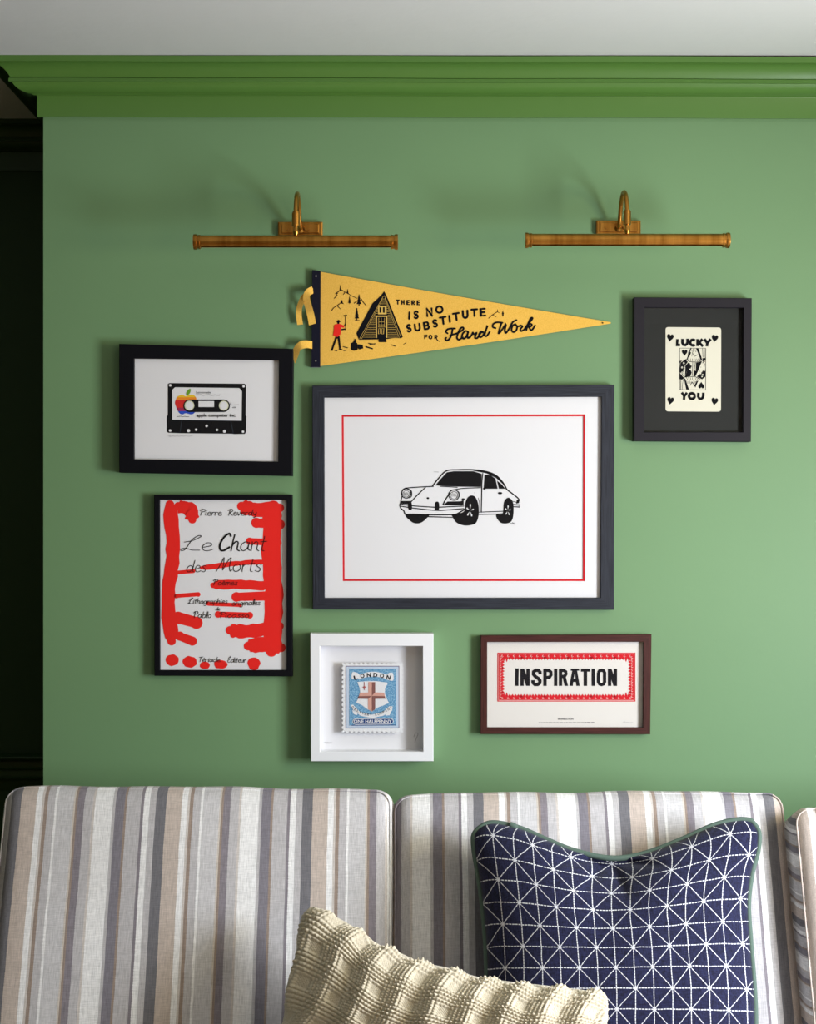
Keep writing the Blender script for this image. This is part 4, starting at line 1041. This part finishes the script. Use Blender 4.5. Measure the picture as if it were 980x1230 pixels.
# ------------------------------------------------------------------ scatter cushions
def coons(top, right, bottom, left, u, v_):
    def ev(c, t):
        t = min(max(t, 0), 1) * (len(c)-1); i = min(int(t), len(c)-2); a = t-i
        return np.array(c[i])*(1-a) + np.array(c[i+1])*a
    relax = globals().get('RELAX', 1.0)
    T_, B_, L_, R_ = ev(top, u), ev(bottom, u), ev(left, v_), ev(right, v_)
    c = (1-v_)*T_ + v_*B_ + (1-u)*L_ + u*R_
    c = c - ((1-u)*(1-v_)*np.array(top[0]) + u*(1-v_)*np.array(top[-1]) + (1-u)*v_*np.array(bottom[0]) + u*v_*np.array(bottom[-1]))
    if relax != 1.0:
        line = (1-u)*np.array(top[0]) + u*np.array(top[-1]); dev = T_ - line
        c = c - (1-v_)*dev + (1-v_)**relax*dev
    return c
def resample(pts, n=60):
    q = [np.array(p) for p in catmull(pts, 8)]; L_ = [0]
    for a, b in zip(q, q[1:]): L_.append(L_[-1] + np.linalg.norm(b-a))
    out = []
    for t in np.linspace(0, L_[-1], n): 
        i = min(np.searchsorted(L_, t, side='right')-1, len(q)-2); a = (t-L_[i])/(L_[i+1]-L_[i]+1e-9); out.append(q[i]*(1-a)+q[i+1]*a)
    return out
def pillow(curves, depth, bulge, NU, NV, height=None, back=0.8):
    top, right, bottom, left = [resample(c) for c in curves]
    F = np.zeros((NU+1, NV+1, 3)); B = np.zeros((NU+1, NV+1, 3))
    for i in range(NU+1):
        for j in range(NV+1):
            u, w_ = i/NU, j/NV; px, py = coons(top, right, bottom, left, u, w_)
            d_ = depth(px, py); b = bulge(u, w_)
            F[i, j] = P(px, py, d_ + max(b, 0))
            c = P(px, py, d_); B[i, j] = (c.x, c.y + back*max(b, 0), c.z)
    if height is not None:
        du = np.gradient(F, axis=0); dv = np.gradient(F, axis=1); n_ = np.cross(dv, du); n_ /= np.linalg.norm(n_, axis=2, keepdims=True)+1e-12
        sgn = np.where(n_[:, :, 1:2] > 0, -1, 1); n_ = n_*sgn
        U, V_ = np.meshgrid(np.linspace(0, 1, NU+1), np.linspace(0, 1, NV+1), indexing='ij')
        F = F + n_*height(U, V_)[:, :, None]
    vs = [tuple(p) for p in F.reshape(-1, 3)]; base = len(vs); idx = {}
    uv = [(i/NU, 1-j/NV) for i in range(NU+1) for j in range(NV+1)]
    st = max(1, NU//60)
    I = list(range(0, NU+1, 1)); f = []
    g = lambda i, j: i*(NV+1)+j
    for i in range(NU):
        for j in range(NV): f.append((g(i,j), g(i,j+1), g(i+1,j+1), g(i+1,j)))
    bi = {}
    for i in range(NU+1):
        for j in range(NV+1):
            if i in (0, NU) or j in (0, NV): bi[i, j] = g(i, j)
            else: bi[i, j] = len(vs); vs.append(tuple(B[i, j])); uv.append((i/NU, 1-j/NV))
    for i in range(NU):
        for j in range(NV): f.append((bi[i,j], bi[i+1,j], bi[i+1,j+1], bi[i,j+1]))
    rim = [F[i, 0] for i in range(NU)] + [F[NU, j] for j in range(NV)] + [F[i, NV] for i in range(NU, 0, -1)] + [F[0, j] for j in range(NV, 0, -1)]
    return vs, f, uv, rim

# --- navy cushion
NAVY_TOP = [(577,994),(586,989),(600,989),(625,995),(655,1008),(690,1022),(735,1031),(775,1025),(820,1008),(858,991),(888,984.5),(902,986)]
NAVY_R = [(902,986),(911,999),(910,1022),(903,1048),(898.5,1085),(901,1130),(905,1180),(907,1225),(905,1262),(892,1292)]
NAVY_L = [(577,994),(569,1003),(570,1024),(576,1060),(581,1100),(584,1140),(585,1180),(584,1225),(585,1262),(596,1292)]
NAVY_B = [(596,1292),(670,1288),(750,1286),(830,1288),(892,1292)]
def back_front(py): return 0.315 + (py-950)/285*0.225
def nd(px, py): return back_front(py) + 0.100
def nb(u, v_):
    a = max(0, 1-abs(2*u-1)**2.6); b = max(0, 1-abs(2*v_-1)**2.6)
    h = 0.098*(a*b)**0.5
    # hand-chopped top: valley fading downwards, with creases fanning out of it
    x = (u-.47); h -= 0.058*math.exp(-(x/.13)**2)*math.exp(-(v_/.26)**2)*min(1, (a*b)**.5*2)
    for ang, amp in ((-1.1,.010),(-.35,.010),(.30,.011),(1.15,.011)):
        dx, dy = math.sin(ang), math.cos(ang); px_, py_ = x, v_-.02
        along = px_*dx + py_*dy; off = px_*dy - py_*dx
        if along > 0: h -= amp*math.exp(-(off/.018)**2)*math.exp(-((along-.12)/.10)**2)
    h += .0015*math.sin(u*19+v_*7)*(a*b)
    return h
RELAX = 3.2
vs, f, uv, rim = pillow((NAVY_TOP, NAVY_R, NAVY_B, NAVY_L), nd, nb, 110, 100, back=0.72)
RELAX = 1.0
def stitched():
    m = bpy.data.materials.new('navy linen with white running stitch'); m.use_nodes = True; nt = m.node_tree; b = nt.nodes['Principled BSDF']; L = nt.links.new
    b.inputs['Roughness'].default_value = .85; b.inputs['Specular IOR Level'].default_value = .2; b.inputs['Sheen Weight'].default_value = .08
    uvn = nt.nodes.new('ShaderNodeUVMap'); sp = nt.nodes.new('ShaderNodeSeparateXYZ'); L(uvn.outputs[0], sp.inputs[0])
    def mt(op, *a):
        n = nt.nodes.new('ShaderNodeMath'); n.operation = op
        for i, q in enumerate(a):
            if isinstance(q, (int, float)): n.inputs[i].default_value = q
            else: L(q, n.inputs[i])
        return n.outputs[0]
    tc = nt.nodes.new('ShaderNodeTexCoord')
    wn = nt.nodes.new('ShaderNodeTexNoise'); wn.inputs['Scale'].default_value = 26; L(tc.outputs['Object'], wn.inputs['Vector'])
    wob = mt('MULTIPLY', mt('SUBTRACT', wn.outputs['Fac'], .5), .10)
    U = mt('ADD', mt('MULTIPLY', sp.outputs[0], 14.4), wob); V_ = mt('ADD', mt('MULTIPLY', mt('SUBTRACT', 1.0, sp.outputs[1]), 11.6), mt('ADD', wob, .35))
    near = lambda x: mt('ABSOLUTE', mt('SUBTRACT', mt('FRACT', mt('ADD', x, .5)), .5))
    less = lambda x, t: mt('LESS_THAN', x, t)
    dash = lambda x, k_, duty: less(mt('FRACT', mt('MULTIPLY', x, k_)), duty)
    vert = mt('MULTIPLY', less(near(U), .023), dash(V_, 7.0, .86))
    hori = mt('MULTIPLY', less(near(V_), .024), dash(U, 6.0, .74))
    s1 = mt('MULTIPLY', mt('ADD', U, V_), .5); s2 = mt('MULTIPLY', mt('SUBTRACT', U, V_), .5)
    d1 = mt('MULTIPLY', less(near(s1), .014), dash(mt('ADD', U, .1), 8.0, .84)); d2 = mt('MULTIPLY', less(near(s2), .014), dash(U, 8.0, .84))
    msk = mt('MAXIMUM', mt('MAXIMUM', vert, hori), mt('MAXIMUM', d1, d2))
    # linen weave
    def noise(sc):
        mp = nt.nodes.new('ShaderNodeMapping'); mp.inputs['Scale'].default_value = sc; L(tc.outputs['Object'], mp.inputs[0])
        n = nt.nodes.new('ShaderNodeTexNoise'); n.inputs['Scale'].default_value = 1; n.inputs['Detail'].default_value = 2; L(mp.outputs[0], n.inputs['Vector']); return n.outputs['Fac']
    wv = mt('ADD', noise((520,90,90)), noise((90,420,420)))
    r = nt.nodes.new('ShaderNodeValToRGB'); r.color_ramp.elements[0].position = .75/2; r.color_ramp.elements[1].position = 1.25/2
    r.color_ramp.elements[0].color = (.004,.004,.017,1); r.color_ramp.elements[1].color = (.016,.018,.062,1); L(mt('MULTIPLY', wv, .5), r.inputs[0])
    mx = nt.nodes.new('ShaderNodeMixRGB'); L(msk, mx.inputs[0]); L(r.outputs[0], mx.inputs[1]); mx.inputs[2].default_value = (.62,.62,.66,1)
    L(mx.outputs[0], b.inputs['Base Color'])
    bp = nt.nodes.new('ShaderNodeBump'); bp.inputs['Strength'].default_value = .5; bp.inputs['Distance'].default_value = .0012
    L(mt('ADD', mt('MULTIPLY', wv, .25), msk), bp.inputs['Height']); L(bp.outputs[0], b.inputs['Normal'])
    return m
M['piping'] = mat('sage green piping cloth', (.085,.130,.104), .75, spec=.3, bump=(700, .3, .0006))
root = empty('navy_cushion', P(740, 1290, nd(740, 1290)), 'square navy cushion with white stitched triangles and green piping', 'cushion')
mesh('cushion_cover', vs, f, stitched(), root, smooth=True, uvs=uv)
q = MB(); rim_ = [Vector(p) for p in rim]; q.tube(rim_, .0062, 10, closed=True)
q.build('piping', M['piping'], root, smooth=True, angle=80)
c = P(616, 992, nd(616, 992)+.003)
q = MB(); q.tube([c + Vector((-.006,-.001,.003)), c + Vector((.0,-.003,.001)), c + Vector((.008,-.001,-.004))], [.0062,.0072,.0060], 10); q.build('piping_join', M['piping'], root, smooth=True)

# --- cream woven cushion
CT = [(372,1090),(381,1090),(405,1102),(430,1117),(455,1135),(478,1144),(505,1156),(540,1164),(572,1174),(605,1179),(640,1183),(680,1187),(706,1190),(722,1192),(729,1197)]
CR = [(729,1197),(730,1214),(726,1240),(718,1275),(702,1318)]
CL = [(372,1090),(364,1098),(358,1118),(357,1140),(353,1160),(346,1185),(343,1212),(336,1240),(328,1270),(322,1296)]
CB = [(322,1296),(420,1308),(520,1314),(620,1318),(702,1318)]
def cdp(px, py): return 0.520 + (py-1090)*.00095 + (px-372)/357*.155
def cb(u, v_):
    a = max(0, 1-abs(2*u-1)**2.4); b = max(0, 1-abs(2*v_-1)**2.4)
    return 0.080*(a*b)**.5 + .004*math.sin(u*26+v_*3)*(a*b)**.5
rs = np.random.RandomState(2)
def weave(U, V_):
    A_ = 1.15*(U - .5) + .5; 
    # lattice slightly skewed like the loose cloth
    a = U*9.0 + .12*np.sin(V_*9) + 1.6*V_ ; b = V_*4.7 + .08*np.sin(U*14) - 1.7*U + .7*U*U
    fa, fb = a % 1.0, b % 1.0
    def band(x): return 1/(1+np.exp(-(0.31-np.abs(x-.5))*28))
    ba, bb = band(fa), band(fb)
    ridge = lambda x: np.abs(np.sin(np.pi*x))**.8
    # cords run along the band; beads modulate them
    ca = ridge(fa*8.0); cb_ = ridge(fb*8.0)
    bead_a = .55+.45*np.abs(np.sin(np.pi*b*11.0 + np.floor(fa*8)*1.3)); bead_b = .55+.45*np.abs(np.sin(np.pi*a*11.0 + np.floor(fb*8)*1.3))
    only_a = ba*(1-bb); only_b = bb*(1-ba); both = ba*bb; none = (1-ba)*(1-bb)
    h = only_a*(.0030+.0056*ca*bead_a) + only_b*(.0018+.0054*cb_*bead_b) + both*(.0042+.0078*ca*cb_*(.6+.4*np.sin(a*37+b*29)))
    h += none*(.0009*np.sin(np.pi*a*26)*np.sin(np.pi*b*26))
    h = h*1.05 + .0050*np.sin(a*2*np.pi)*(-1)
    e = np.minimum(np.minimum(U, 1-U), np.minimum(V_, 1-V_)); h *= np.clip(e/.012, .35, 1)
    return h
vs, f, uv, rim = pillow((CT, CR, CB, CL), cdp, cb, 460, 300, height=weave, back=.8)
root = empty('cream_cushion', P(520, 1310, cdp(520, 1310)), 'chunky cream woven cushion lying aslant in front of the navy one', 'cushion')
M['cream'] = mat('cream wool yarn', (.54,.47,.345), .92, spec=.15, sheen=.2, bump=(650, .6, .0012), vary=((260,)*3, (.66,.59,.465), .35, .7))
mesh('woven_cover', vs, f, M['cream'], root, smooth=True, uvs=uv)
